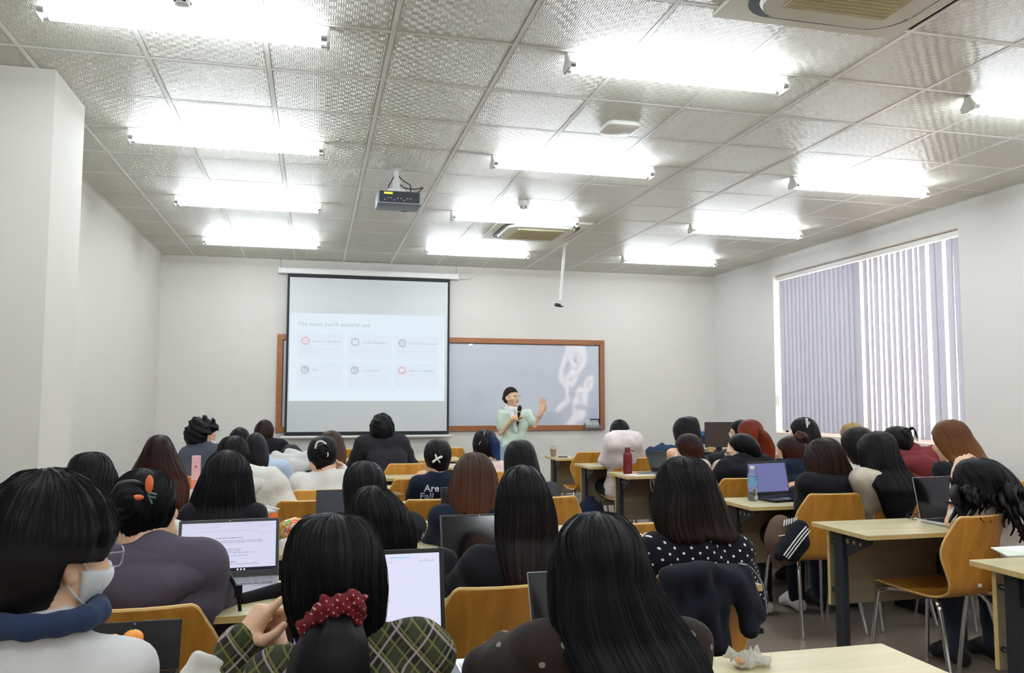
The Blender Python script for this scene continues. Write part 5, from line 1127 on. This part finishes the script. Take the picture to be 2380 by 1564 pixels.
bcen = _ri['H']+_ri['s']*(_ri['R']@np.array([0, -.115, -.005])); S = Sdf([ell(bcen, (.038, .035, .04), .01)], .006); V, F = S.nets(); link(np_mesh('hair_bun', V, F, 'hair_softblack', np.stack([V[:, 0]*9, V[:, 2]*9], 1)), 'hair_bun', _ri['o'])
NB = presenter['NB']
pr_ = []
for j in range(10):
    a0, a1 = 2*PI*j/10, 2*PI*(j+1)/10; f_ = lambda a: NB+np.array([.066*math.sin(a), .06*math.cos(a)+.0, .012+.012*math.cos(a)]); pr_.append(cone(f_(a0), f_(a1), .024, .024, .02))
pr_ += [cone(NB+np.array([-.05, -.05, .0]), NB+np.array([-.035, -.115, -.12]), .028, .026, .02, .6), cone(NB+np.array([-.035, -.115, -.12]), NB+np.array([.0, -.12, -.26]), .028, .022, .02, .6), cone(NB+np.array([.05, -.05, 0]), NB+np.array([.035, -.105, -.07]), .026, .02, .02, .6), cone(NB+np.array([-.09, .0, .01]), NB+np.array([-.04, -.06, .0]), .03, .03, .03, .7)]
S = Sdf(pr_, .008); S.warp(folds(9, .004, 1.6)); V, F = S.nets(); link(np_mesh('scarf', V, F, 'scarf_white'), 'scarf', presenter['o'])
W0 = presenter['W'][0]; mc = Vector(W0)+Vector((.055, -.03, .045))
e = empty('microphone', mc, 'black and dark grey hand microphone held by the presenter', 'microphone'); e.rotation_euler = (.25, .06, 0)
MB().lathe([(.013, -.15), (.014, -.145), (.015, -.04), (.019, .03), (.021, .045)], n=16).build('handle', 'black_plastic', e, True)
mat('mic_grille', '#2c3633', .5, metal=.5); mat('mic_band', '#c9b33c', .45)
MB().lathe([(.022, .046), (.026, .06), (.026, .085), (.019, .105), (.006, .112)], n=16).build('grille', 'mic_grille', e, True); MB().lathe([(.0205, .03), (.0225, .046)], n=16).build('band', 'mic_band', e)
MB().lathe([(.0152, -.15), (.0152, -.12)], n=16).build('base_cap', 'grey_metal', e)
# ================================================================== LAPTOPS
glow('screen_doc', '#dcdcf4', .96); glow('screen_doc_b', '#e2e4fb', 1.0); glow('doc_text', '#9a9ab4', .9); glow('doc_bar', '#c6c8e2', .95); glow('task_bar', '#1f1b2e', .8); glow('screen_blue', '#7f82bb', .75); glow('tab_blue', '#b9dcf2', 1.0); glow('doc_white', '#ffffff', 1.15)
mat('key_grey', '#8b8a92', .5); mat('key_black', '#1b1b1f', .5); mat('laptop_silver', '#b9b7be', .35, metal=.5); mat('laptop_grey', '#54565c', .4, metal=.4)
def laptop(px, py, wid, label, yaw=0, tilt=108, screen='dark_screen', body='laptop_silver', rim='black_plastic', z=.751, ratio=.64, depth=.68, content=None, bez=.012, key='key_black'):
    p = atz(px, py, z+.012); e = empty('laptop', (p.x, p.y, z), label, 'laptop', math.radians(yaw)); D = wid*depth; Hh = wid*ratio
    MB().box((0, -D/2, .009), (wid, D, .014), ch=.003).build('base', body, e)
    kb = MB().box((0, -D*.30, .0165), (wid*.88, D*.46, .0015)).build('keyboard_bed', key if key == 'key_black' else body, e)
    mb = MB()
    for r in range(5):
        for k in range(14): mb.box((-wid*.41+k*wid*.82/13, -D*.13-r*D*.085, .0185), (wid*.051, D*.068, .002))
    ko = mb.build('keys', key, e); ko['kind'] = 'stuff'
    MB().box((0, -D*.77, .0163), (wid*.34, D*.33, .001)).build('touchpad', 'grey_metal' if body != 'laptop_silver' else 'laptop_silver', e)
    a = math.radians(tilt-90)
    lid = MB().box((0, .0, Hh/2), (wid, .006, Hh), ch=.0025).build('lid', body, e, loc=(0, .002, .016)); lid.rotation_euler = (-a, 0, 0)
    fr = MB().box((0, -.0034, Hh/2), (wid-.003, .002, Hh-.003)).build('bezel', rim, lid)
    s_ = MB().box((0, -.0048, Hh/2+.004), (wid-2*bez, .001, Hh-2*bez-.008)).build('screen', screen, lid)
    MB().lathe([(.002, 0), (.002, .0005)], n=8).build('webcam', 'silver', lid, loc=(0, -.005, Hh-.006)).rotation_euler = (PI/2, 0, 0)
    if content:
        W_, H_ = wid-2*bez, Hh-2*bez-.008
        def bar(x, y, w_, h_, m_, nm='screen_print'): MB().box((-W_/2+(x+w_/2)*W_, -.0056, Hh/2+.004+H_/2-(y+h_/2)*H_), (w_*W_, .0006, h_*H_)).build(nm, m_, lid)
        content(bar, lid, W_, H_, Hh)
    return e
def words(bar, x, y, w_, h_, mname, n, seed):
    """a line of unreadably small print as word-sized dashes, one mesh"""
    r = np.random.default_rng(seed); return
def dashes(lid, W_, H_, Hh, lines, mname):
    mb = MB(); r = np.random.default_rng(11)
    for (x, y, w_, h_) in lines:
        t = x
        while t < x+w_:
            L = min(r.uniform(.012, .05), x+w_-t); mb.box((-W_/2+(t+L/2)*W_, -.0056, Hh/2+.004+H_/2-(y+h_/2)*H_), (L*W_, .0006, h_*H_)); t += L+.008
    o = mb.build('screen_text', mname, lid); o['kind'] = 'stuff'
def doc1(bar, lid, W_, H_, Hh):
    bar(0, .93, 1, .07, 'task_bar'); bar(0, .075, 1, .002, 'doc_bar'); bar(0, .20, 1, .002, 'doc_bar')
    dashes(lid, W_, H_, Hh, [(.04, .03, .85, .010), (.14, .095, .26, .010), (.70, .095, .24, .010), (.20, .165, .62, .012), (.02, .24, .06, .014), (.80, .24, .16, .010)], 'doc_bar')
    dashes(lid, W_, H_, Hh, [(.36, .315, .28, .016), (.36, .375, .50, .010), (.36, .41, .50, .010), (.36, .445, .08, .010), (.36, .50, .07, .010), (.37, .55, .26, .010), (.37, .585, .26, .010), (.37, .62, .40, .010), (.36, .68, .34, .010), (.36, .80, .22, .016), (.36, .85, .46, .010)], 'doc_text')
    mb = MB()
    for k in range(3): mb.box((-W_/2+(.60+k*.035)*W_, -.0062, Hh/2+.004-H_/2+.035*H_), (.016*W_, .0006, .03*H_))
    mb.build('task_icon', 'doc_white', lid)
def doc2(bar, lid, W_, H_, Hh):
    bar(0, .075, 1, .0015, 'doc_bar'); bar(.62, .035, .15, .022, 'tab_blue')
    dashes(lid, W_, H_, Hh, [(.30, .04, .26, .008), (.30, .095, .34, .008), (.84, .09, .12, .010)], 'doc_bar')
    dashes(lid, W_, H_, Hh, [(.12, y, w_, .009) for y, w_ in ((.22, .35), (.26, .42), (.35, .40), (.40, .46), (.45, .48), (.54, .50), (.56, .50), (.66, .30), (.72, .46), (.78, .48), (.80, .48), (.86, .3))], 'doc_text')
laptop(529, 1346, .345, 'open laptop with a bright document page beside the purple hoodie', 3, 112, 'screen_doc', 'laptop_silver', 'black_plastic', content=doc1, key='key_grey', ratio=.60)
laptop(870, 1512, .365, 'bright laptop screen half hidden behind the scrunchie wearer', 0, 104, 'screen_doc_b', 'laptop_grey', 'black_plastic', content=doc2, ratio=.66)
laptop(1122, 1322, .305, 'thin silver laptop with a dark screen beside the straight black hair', -1, 112, 'dark_screen', 'silver', 'black_plastic', bez=.008, ratio=.66)
laptop(1376, 1512, .305, 'dark laptop almost hidden behind the brown dotted blouse', 0, 110, 'dark_screen', 'silver', 'black_plastic', bez=.008, ratio=.64)
laptop(815, 1222, .34, 'dark slate laptop screen behind the glossy black haired person', 0, 104, 'slate_screen' if 'slate_screen' in MATS else mat('slate_screen', '#2f333d', .5), 'laptop_grey', 'slate_screen', bez=.004, ratio=.52)
laptop(1092, 1208, .30, 'narrow strip of a dark laptop left of the brown bob', 0, 104, 'dark_screen', 'laptop_grey', bez=.006, ratio=.56)
laptop(1792, 1152, .335, 'black laptop with a glowing blue violet screen behind the water bottle', 10, 102, 'screen_blue', 'black_plastic', 'black_plastic', bez=.014, ratio=.66)
laptop(1556, 1096, .34, 'laptop tilted far back with a black screen beside the red bottle', 2, 128, 'dark_screen', 'laptop_grey', bez=.01, ratio=.62)
laptop(2196, 1205, .33, 'silver laptop whose dark screen reflects two pink light streaks', 5, 102, 'dark_screen', 'silver', 'black_plastic', bez=.006, ratio=.66)
bt = laptop(305, 1566, .205, 'black laptop behind the oranges, bottom left', 0, 104, mat('black_lid', '#131316', .5), 'black_plastic', bez=.004, ratio=.54)

# ================================================================== THINGS ON THE DESKS
def lathe_thing(name, p, prof, m, label, cat, group=None, n=24):
    o = MB().lathe(prof, n=n).build(name, m, None, True, p); return tag(o, label, cat, group)
# red bottle
mat('bottle_red', '#8a323c', .25, trans=.35, ior=1.3); mat('bottle_red_dark', '#6f1f2b', .35)
p = atz(1459, 1101, .751); o = lathe_thing('bottle', p, [(.036, 0), (.039, .006), (.039, .160), (.036, .172), (.024, .182), (.022, .186)], 'bottle_red', 'translucent red sports bottle with a dark red cap', 'bottle')
MB().lathe([(.023, .184), (.0245, .188), (.0245, .222), (.022, .226)], n=20).build('cap', 'bottle_red_dark', o, True); MB().tube(smooth_path([(.022, 0, .20), (.045, -.004, .196), (.062, -.002, .188)]), .004, 6).build('strap', 'bottle_red_dark', o)
# clear water bottle with printed label
p = atz(1750, 1164, .751); mat('water', '#f4f8fa', .02, trans=1, ior=1.2); mat('pet', '#f6f9fb', .06, trans=.92, ior=1.12); mat('label_blue', '#7fb6dc', .4, noise=((40, 40, 40), .3)); mat('label_print', '#27486e', .5)
prof = [(.026, 0), (.031, .006), (.030, .03), (.0265, .055), (.0285, .075), (.031, .085), (.031, .150), (.029, .165), (.020, .186), (.0125, .196), (.0125, .204)]
o = lathe_thing('water_bottle', p, prof, 'pet', 'small clear water bottle with a pale blue label at the aisle desk corner', 'bottle')
MB().lathe([(.0275, .003), (.0285, .03), (.025, .055), (.026, .07), (.0285, .08)], n=20).build('water', 'water', o, True)
MB().lathe([(.0315, .098), (.0315, .152)], n=24, cap=False).build('label', 'label_blue', o, True); MB().lathe([(.0145, .200), (.0150, .204), (.0150, .216), (.0135, .218)], n=18).build('cap', 'white_plastic', o, True)
tm = text_mesh('la vie', .017, False); 
for v in tm.vertices: a = -PI/2+(v.co.x-.012)/.0318+.2; v.co = Vector((.0322*math.cos(a), .0322*math.sin(a), .134+v.co.y))
tm.materials.append(M('label_print')); link(tm, 'lettering', o)
# iced coffee cup + pen
mat('coffee', '#b98d66', .4); mat('clear_cup', '#f6f8f8', .05, trans=.9, ior=1.15)
p = atz(1286, 1062, .751); o = lathe_thing('iced_coffee_cup', p, [(.026, 0), (.028, .004), (.041, .118)], 'clear_cup', 'clear plastic cup of iced milk coffee with a straw', 'cup'); MB().lathe([(.0255, .003), (.036, .088)], n=20).build('coffee', 'coffee', o, True); MB().tube([(.004, 0, .02), (-.014, -.004, .205)], .0032, 6).build('straw', 'clear_cup', o)
tag(MB().tube([(0, 0, .006), (.10, -.03, .006)], .006, 8).build('pen', 'black_plastic', None, True, atz(1297, 1063, .751)), 'thick black pen lying beside the iced coffee', 'pen')
# folded name card
p = atz(1404, 1079, .751); tag(MB().prism([(-.035, 0), (0, .062), (.035, 0), (.032, 0), (0, .057), (-.032, 0)], -.05, .05, 'yz').build('name_card', 'paper', None, False, (p.x, p.y+.03, .751)), 'folded white paper name card on the second aisle desk', 'card')
# papers and notebooks by the red bottle
for k, (px, py, rz, m_, c_) in enumerate(((1488, 1104, .25, 'paper', 'white'), (1500, 1101, .1, 'cover_coral', 'coral'), (1512, 1099, -.1, 'cover_teal', 'teal'))):
    mat('cover_coral', '#c98d80', .6); mat('cover_teal', '#3a6a62', .5); p = atz(px, py, .751+.004*k); tag(MB().box((0, 0, .0025), (.21, .15, .004), rz=rz).build('notebook', m_, None, False, p), f'thin {c_} notebook in the fan of papers before the tilted laptop', 'notebook')
tag(MB().box((0, 0, .012), (.24, .16, .02), rz=.05).build('paper_stack', 'paper', None, False, atz(1530, 1064, .755)), 'white paper pad behind the tilted laptop', 'paper')
# chain strap hanging over the desk edge
ch = MB(); cpts = smooth_path([aty(1513, 1110, 1.93), aty(1512, 1128, 1.93), aty(1517, 1142, 1.93), aty(1524, 1144, 1.93), aty(1520, 1128, 1.925), aty(1517, 1112, 1.93)], 5)
for i in range(len(cpts)-1):
    a, b = cpts[i], cpts[i+1]; ch.tube([a.lerp(b, .1), a.lerp(b, .9)], .004 if i % 2 else .0055, 6)
tag(ch.build('bag_chain', 'silver', None, True), 'silver chain strap hanging from the third aisle desk', 'chain')
# navy jacket on the desk, books under it
def blob(name, prims, m_, label, cat, h=.008, fold=None, parent=None, group=None):
    S = Sdf(prims, h); 
    if fold: S.warp(folds(fold[0], fold[1], fold[2] if len(fold) > 2 else 1))
    V, F = S.nets(); return tag(link(np_mesh(name, V, F, m_), name, parent), label, cat, group)
c = atz(1545, 1047, .79); c = aty(1545, 1046, 3.1)
blob('jacket', [cone(c+Vector((-.15, 0, -.02)), c+Vector((.05, 0, -.02)), .055, .07, .04, .9), cone(c+Vector((.05, 0, -.02)), c+Vector((.20, 0, -.04)), .06, .045, .04), cone(c+Vector((-.05, 0, .02)), c+Vector((-.03, 0, .06)), .03, .02, .03), cone(c+Vector((.0, -.05, .0)), c+Vector((.14, -.04, .02)), .03, .02, .03)], 'denim_navy', 'crumpled navy jacket heaped on a stack of books by the wall', 'jacket', fold=(4, .010, 1.4))
for k in range(3):
    mat(f'book_{k}', ('#8a8f90', '#cfc8b8', '#6e6a62')[k], .6); tag(MB().box((0, 0, .015), (.30-.02*k, .2, .026), rz=.05*k).build('book', f'book_{k}', None, False, (c.x+.05, c.y, c.z-.18+.028*k)), f'{("grey", "cream", "brown")[k]} book in the stack under the navy jacket', 'book')
# teacher console: dark panel, monitor, blue box
cc = atz(1690, 1052, .98); YC = 3.9
a = aty(1632, 1052, YC); b = aty(1712, 1052, YC)
e = empty('lecture_console', ((a.x+b.x)/2+.05, YC, 0), 'dark grey lectern cabinet under the computer monitor', 'cabinet')
mat('console_grey', '#45464c', .6); wd = b.x-a.x+.25
MB().box((0, .25, a.z/2-.01), (wd, .5, a.z-.02), ch=.004).build('cabinet_body', 'console_grey', e); MB().box((0, .25, a.z-.005), (wd+.03, .53, .02)).build('cabinet_top', 'black_plastic', e)
TOPZ = a.z+.005
ml = aty(1640, 981, YC+.1); mr = aty(1698, 981, YC+.1); mbm = aty(1640, 1040, YC+.1)
e = empty('computer_monitor', ((ml.x+mr.x)/2+.02, YC+.1, TOPZ), 'dark brown-black back of a computer monitor left of the red ponytail', 'monitor'); mat('monitor_back', '#3d302c', .45)
wm = mr.x-ml.x+.06
MB().box((0, 0, (ml.z+mbm.z)/2-TOPZ), (wm, .03, ml.z-mbm.z), ch=.005).build('screen_housing', 'monitor_back', e); MB().box((0, .03, .06), (.06, .03, .14)).build('stand', 'black_plastic', e); MB().box((0, .03, .006), (.2, .16, .012)).build('stand_foot', 'black_plastic', e)
mat('blue_box', '#3f8fd6', .5); mat('blue_box_low', '#28407c', .6)
p = aty(1631, 1003, YC+.2); e = MB().box((0, 0, -.02), (.09, .1, .05), ch=.004).build('storage_box', 'blue_box', None, False, p); tag(e, 'bright blue lidded box beside the monitor', 'box'); MB().box((0, 0, -.09), (.085, .095, .1), ch=.004).build('box_body', 'blue_box_low', e)
p = aty(1652, 1042, YC+.0); mat('card_yellow', '#c9a45e', .6); tag(MB().box((0, 0, 0), (.06, .03, .055)).build('carton', 'card_yellow', None, False, (p.x, p.y, TOPZ+.03)), 'small yellow carton under the monitor', 'carton')
# backpack under the second aisle desk
p = aty(1384, 1165, 2.95); e = blob('backpack', [ell(Vector((p.x, 3.1, .24)), (.15, .11, .20), .03), ell(Vector((p.x, 3.0, .17)), (.11, .05, .10), .03), cone(Vector((p.x-.03, 3.1, .44)), Vector((p.x+.03, 3.1, .44)), .02, .02, .02)], 'cloth_navy', 'dark navy backpack on the floor under the second aisle desk', 'backpack', h=.012, fold=(6, .004))
MB().tube(smooth_path([(p.x-.09, 2.98, .30), (p.x, 2.945, .32), (p.x+.09, 2.98, .30)]), .004, 6).build('zip', 'silver', e)
# orange cup with white rim, snack bag, tissues
mat('cup_orange', '#ef7a2c', .4); mat('cup_pale', '#e6d5cf', .4)
p = atz(620, 1262, .751); o = lathe_thing('takeaway_cup', p, [(.030, 0), (.034, .01), (.041, .088)], 'cup_pale', 'pale takeaway cup with an orange band and white lid', 'cup'); MB().lathe([(.0415, .086), (.046, .098), (.046, .132), (.042, .14)], n=24).build('orange_band', 'cup_orange', o, True); MB().lathe([(.046, .138), (.047, .146), (.03, .150)], n=24).build('lid', 'white_plastic', o, True); MB().box((.022, -.01, .156), (.06, .022, .006), ry=.25).build('lid_tab', 'white_plastic', o)
s = NT('snack_print'); v = s.coord('Object', (16, 16, 16)); vo = s.n('TexNoise', Scale=1.2, Detail=2.0, Distortion=1.5); s.l(v, vo.inputs['Vector']); r = s.n('ValToRGB'); r.color_ramp.interpolation = 'CONSTANT'
els = [(0, '#4f9a3e'), (.40, '#e7d04a'), (.48, '#d9552f'), (.54, '#f1e7c8'), (.58, '#8a3b6a'), (.63, '#e9a23a'), (.70, '#58a548')]
r.color_ramp.elements[0].color = lin(els[0][1]); r.color_ramp.elements[1].position = els[1][0]; r.color_ramp.elements[1].color = lin(els[1][1])
for ps_, cl_ in els[2:]: x_ = r.color_ramp.elements.new(ps_); x_.color = lin(cl_)
s.l(vo.outputs[0], r.inputs[0]); s.l(r.outputs[0], s.b.inputs['Base Color']); s.b.inputs['Roughness'].default_value = .22; MATS['snack_print'] = s.m
c = aty(680, 1232, -.62); blob('snack_bag', [ell(c+Vector((0, 0, -.005)), (.075, .05, .052), .02), ell(c+Vector((.03, 0, .01)), (.06, .045, .045), .02)], 'snack_print', 'glossy green and yellow snack bag with fruit print', 'snack bag', h=.006, fold=(8, .005, 2))
mat('tissue', '#e8e6df', .9)
c = aty(654, 1268, -.68); blob('tissue', [cone(c+Vector((-.03, 0, -.02)), c+Vector((.02, 0, .025)), .028, .014, .02, .7), cone(c+Vector((-.01, .01, -.02)), c+Vector((.045, .0, -.01)), .024, .02, .02)], 'tissue', 'crumpled white tissue below the snack bag', 'tissue', h=.005, fold=(9, .008, 3))
c = aty(484, 1546, -2.62); blob('tissue', [cone(c+Vector((-.04, 0, -.03)), c+Vector((-.02, .0, .012)), .018, .012, .02, .6), cone(c+Vector((-.02, 0, .01)), c+Vector((.03, 0, -.0)), .014, .010, .015, .7), cone(c+Vector((-.03, 0, -.03)), c+Vector((.045, 0, -.035)), .022, .02, .02)], 'tissue', 'white paper tissue standing up at the bottom left of the photo', 'tissue', h=.004, fold=(10, .004, 3))
# torn paper wrapping
mat('kraft', '#d9c79c', .7); mat('thin_plastic', '#f3f2ea', .15, trans=.55, ior=1.1)
def crumple(name, c, w_, d_, hgt, m_, label, cat, seed, n=12, jag=.15):
    r = np.random.default_rng(seed); V = []; F = []
    for i in range(n+1):
        for j in range(n+1):
            u, v = i/n-.5, j/n-.5; ed = 1+jag*r.normal()*(i in (0, n) or j in (0, n)); V.append((u*w_*ed, v*d_*ed, abs(r.normal())*hgt*.5+hgt*.4*math.exp(-8*(u*u+v*v))+.002))
    F = [(i*(n+1)+j, (i+1)*(n+1)+j, (i+1)*(n+1)+j+1, i*(n+1)+j+1) for i in range(n) for j in range(n)]
    mb = MB(); mb.add(V, F); mb.add([(x, y, z-.0015) for x, y, z in V], F); return tag(mb.build(name, m_, None, False, c), label, cat)
crumple('paper_wrapper', atz(984, 1232, .752), .13, .16, .035, 'kraft', 'torn beige paper wrapper lying on the desk right of the long black hair', 'wrapper', 3)
crumple('plastic_wrap', atz(985, 1252, .752), .11, .09, .03, 'thin_plastic', 'crumpled clear plastic film beside the torn beige wrapper', 'plastic wrap', 4)
# pink carton
mat('carton_pink', '#ecb7bd', .5); mat('carton_coral', '#e58a7e', .5); mat('carton_mark', '#c0485a', .5)
p = aty(456, 1085, 1.62); p.z = .752; p = Vector((p.x, 1.62, .752)); zz_ = aty(456, 1059, 1.62).z-.752
o = tag(MB().box((0, 0, zz_/2), (.055, .04, zz_), ch=.003).build('drink_carton', 'carton_pink', None, False, p), 'small pink drink carton behind the orange chair, left', 'carton'); MB().box((0, -.0205, zz_*.18), (.053, .002, zz_*.3)).build('carton_band', 'carton_coral', o); MB().lathe([(.007, 0), (.007, .002)], n=14).build('carton_mark', 'carton_mark', o, loc=(0, -.021, zz_*.7)).rotation_euler = (PI/2, 0, 0)
# red pouch at the broad person
c = atz(821, 1070, .778); mat('red_plastic', '#d6303f', .35); blob('red_pouch', [cone(c+Vector((-.03, 0, -.01)), c+Vector((.03, 0, -.01)), .018, .018, .01), cone(c+Vector((.005, 0, 0)), c+Vector((.01, 0, .035)), .010, .008, .01)], 'red_plastic', 'bright red pouch with a knob left of the broad person in black', 'pouch', h=.006)
# pouch under the bright laptop
c = atz(612, 1385, .762); blob('pencil_pouch', [cone(c+Vector((-.06, -.03, 0)), c+Vector((.055, .05, .004)), .020, .026, .02)], 'matt_black', 'black zipped pouch under the corner of the bright document laptop', 'pouch', h=.006, fold=(11, .002)); q_ = atz(640, 1388, .755); tag(MB().tube(smooth_path([c+Vector((.03, -.01, -.004)), q_+Vector((-.01, 0, .004)), q_+Vector((.015, .004, .002))]), .0035, 6).build('wrist_strap', 'matt_black', None, True), 'short black cord from the pouch on the desk', 'cord')
# oranges
mat('orange_peel', '#ee9426', .42, bump=((160, 160, 160), .25, .002)); mat('peel_spot', '#6a5a2a', .7)
for k, (px, py, r_) in enumerate(((228, 1489, .017), (262, 1491, .018), (309, 1484, .0215))):
    p = aty(px, py, -2.475+.0); o = tag(MB().lathe([(r_*math.sin(t), -r_*.86*math.cos(t)) for t in np.linspace(.05, PI-.05, 12)], n=20).build('orange', 'orange_peel', None, True, p), ('small orange half behind the sweater, leftmost of three', 'middle one of three small oranges', 'biggest and rightmost of three small oranges before the black laptop')[k], 'fruit')
    MB().lathe([(.003, r_*.85), (.002, r_*.88)], n=8).build('stem_end', 'peel_spot', o)
pz = aty(270, 1505, -2.475); e = tag(MB().box((0, 0, (pz.z-.752)/2), (.125, .05, pz.z-.752), ch=.003).build('black_box', 'black_lid', None, False, (pz.x, -2.475, .752)), 'low black box under the three small oranges', 'box')
# clear document folder and phone, tissue, crumpled cup on the nearest desk
mat('folder_clear', '#c9d4f0', .12, trans=.35, ior=1.2); mat('sheet_print', '#8d8f98', .7)
p = atz(1145, 1555, .752); e = empty('document_folder', p, 'clear plastic folder with white sheets on the nearest desk', 'folder')
MB().prism(rrect(.085, .075, .012), 0, .006, 'xy').build('folder_cover', 'folder_clear', e); MB().box((0, -.012, .0072), (.15, .11, .001)).build('sheet', 'paper', e)
mb = MB(); r = np.random.default_rng(2)
for k in range(16): mb.box((r.uniform(-.06, .05), r.uniform(-.06, .035), .0082), (r.uniform(.006, .03), .0022, .0006))
o = mb.build('print', 'sheet_print', e); o['kind'] = 'stuff'; MB().tube([(-.086, .07, .004), (-.084, -.072, .004)], .0022, 6).build('zip_edge', 'matt_black', e)
glow('phone_glow', '#9a8fe6', 1.0); p = aty(689, 1492, -2.40); e = tag(MB().box((0, .004, 0), (.075, .008, .15), ch=.003).build('phone', 'black_plastic', None, False, (p.x+.028, p.y, p.z-.055)), 'phone with a violet lit screen beside the plaid sleeve', 'phone'); MB().box((0, -.001, 0), (.068, .001, .14)).build('screen', 'phone_glow', e)
e = crumple('plastic_cup', atz(1742, 1545, .752), .10, .07, .03, 'thin_plastic', 'crushed clear plastic cup at the bottom edge of the photo', 'cup', 12, n=9); MB().lathe([(.012, .0), (.016, .012), (.010, .02)], n=14).build('coffee_dregs', 'coffee', e, True, (-.035, -.012, .004))
# spectacles lying on the right desk, pinking-edged paper
p = atz(2128, 1203, .757); mb = MB()
for a in (-1, 1): mb.tube([(a*.031+.026*math.cos(t), .006*math.sin(t)*0, .018*math.sin(t)+.012) for t in np.linspace(0, 2*PI, 17)], .002, 6, cap=False).tube(smooth_path([(a*.056, 0, .016), (a*.058, -.05, .010), (a*.052-.03, -.075, .004), (a*.03-.03, -.08, .002)]), .002, 6)
o = mb.tube([(-.006, 0, .016), (.006, 0, .016)], .002, 6).build('spectacles', 'glasses_dark', None, True, p); tag(o, 'dark framed spectacles lying in front of the reflecting laptop', 'glasses')
tag(MB().tube(smooth_path([p+Vector((.07, .0, .0)), p+Vector((.12, -.03, .0)), p+Vector((.17, -.05, .0))]), .0028, 6).build('cable', 'black_plastic', None, True), 'thin black cable on the desk right of the spectacles', 'cable')
mat('mint_paper', '#e2ead9', .8)
p = atz(2345, 1282, .752); zig = []
for k in range(22): zig.append((-.11+.003*(k % 2), -.09+k*.0085))
e = tag(MB().prism([(.17, -.09)]+[(-.10+(.16-.16)*0+.005*(k % 2)+.10*(k/21.)*.9, -.09+k*.0085) for k in range(22)]+[(.17, .09)], 0, .003, 'xy').build('pinked_paper', 'paper', None, False, p), 'white paper with a pinking-sheared edge on the right edge desk', 'paper'); MB().prism([(.03, -.088)]+[(-.098+.005*(k % 2)+.10*(k/21.)*.9, -.088+k*.0080) for k in range(22)]+[(.0, .08)], .0032, .0045, 'xy').build('mint_strip', 'mint_paper', e)
# black jacket over the chair of the polka dot blouse
cy = jacket_chair.location.y-.275; cx = jacket_chair.location.x; zt = .825
F6 = .55
pr_ = [cone((cx-.14, cy-.008, zt+.004), (cx+.14, cy-.004, zt+.008), .022, .024, .02), cone((cx-.13, cy-.03, zt-.01), (cx-.19, cy-.05, zt-.42), .026, .024, .03), cone((cx-.02, cy-.035, zt-.01), (cx-.03, cy-.055, zt-.46), .032, .030, .035),
       cone((cx-.08, cy-.035, zt-.01), (cx-.11, cy-.055, zt-.46), .032, .030, .035), cone((cx+.04, cy-.035, zt-.01), (cx+.045, cy-.055, zt-.44), .030, .028, .035), cone((cx+.10, cy-.03, zt-.01), (cx+.14, cy-.045, zt-.17), .032, .034, .03), cone((cx+.14, cy-.015, zt-.015), (cx+.18, cy-.03, zt-.14), .026, .03, .03), cone((cx-.03, cy-.06, zt), (cx+.01, cy-.075, zt-.22), .024, .012, .03),
       cone((cx+.02, cy-.04, zt+.012), (cx+.09, cy-.05, zt-.02), .022, .022, .03)]
jk = blob('jacket', pr_, 'cloth_blackjacket', 'black jacket hung over the backrest behind the polka dot blouse', 'jacket', h=.010, fold=(21, .007, 1.2))
MB().tube(smooth_path([(cx+.12, cy-.02, zt+.026), (cx+.165, cy-.02, zt+.01), (cx+.205, cy-.025, zt-.05), (cx+.215, cy-.03, zt-.14)]), .0028, 6).build('piping', 'grey_metal', jk, True)
# brown tote and striped jacket beside the person on the chrome-leg chair
mat('tote_brown', '#5d4638', .8); c = aty(1815, 1248, -.02)
tb = blob('tote_bag', [ell(c+Vector((0, 0, 0)), (.10, .07, .13), .03), ell(c+Vector((.02, 0, -.09)), (.09, .07, .07), .03)], 'tote_brown', 'brown tote bag with a white print left of the chrome-leg chair', 'bag', h=.010, fold=(30, .006)); 
MB().tube(smooth_path([c+Vector((-.06, -.075, .02)), c+Vector((-.01, -.085, .03)), c+Vector((.05, -.08, .06))]), .003, 6).build('seam', 'paper', tb)
mb = MB(); 
for k in range(6): mb.tube([c+Vector((-.02+.016*k, -.066, .075+.004*k)), c+Vector((-.012+.016*k, -.064, .11+.003*k))], .0045, 6)
mb.build('print', 'paper', tb)
c = aty(1838, 1262, -.12); sj = blob('sport_jacket', [cone(c+Vector((.06, 0, .08)), c+Vector((-.07, .0, -.06)), .05, .04, .03), cone(c+Vector((.07, .02, .0)), c+Vector((.02, .02, -.07)), .06, .05, .03)], 'cloth_blackjacket', 'black sport jacket with three white stripes on the seat of the chrome-leg chair', 'jacket', h=.010, fold=(31, .004))
for k in range(3): MB().tube(smooth_path([c+Vector((.07+.012*k, -.052, .10-.012*k)), c+Vector((.01+.013*k, -.056, .045-.012*k)), c+Vector((-.075+.014*k, -.044, -.06-.01*k))]), .0045, 6).build('stripe', 'paper', sj)
# white tote seen behind the purple hoodie's ear
c = aty(404, 1256, -1.1); blob('canvas_bag', [ell(c, (.05, .06, .08), .02)], 'cloth_offwhite', 'off-white canvas bag showing right of the ear with the claw clip bun', 'bag', h=.010, fold=(33, .003))

# label check
for o in bpy.data.objects:
    if o.parent is None and 'label' in o and len(o['label'].split()) > 16: print('LONG', o.name, o['label'])
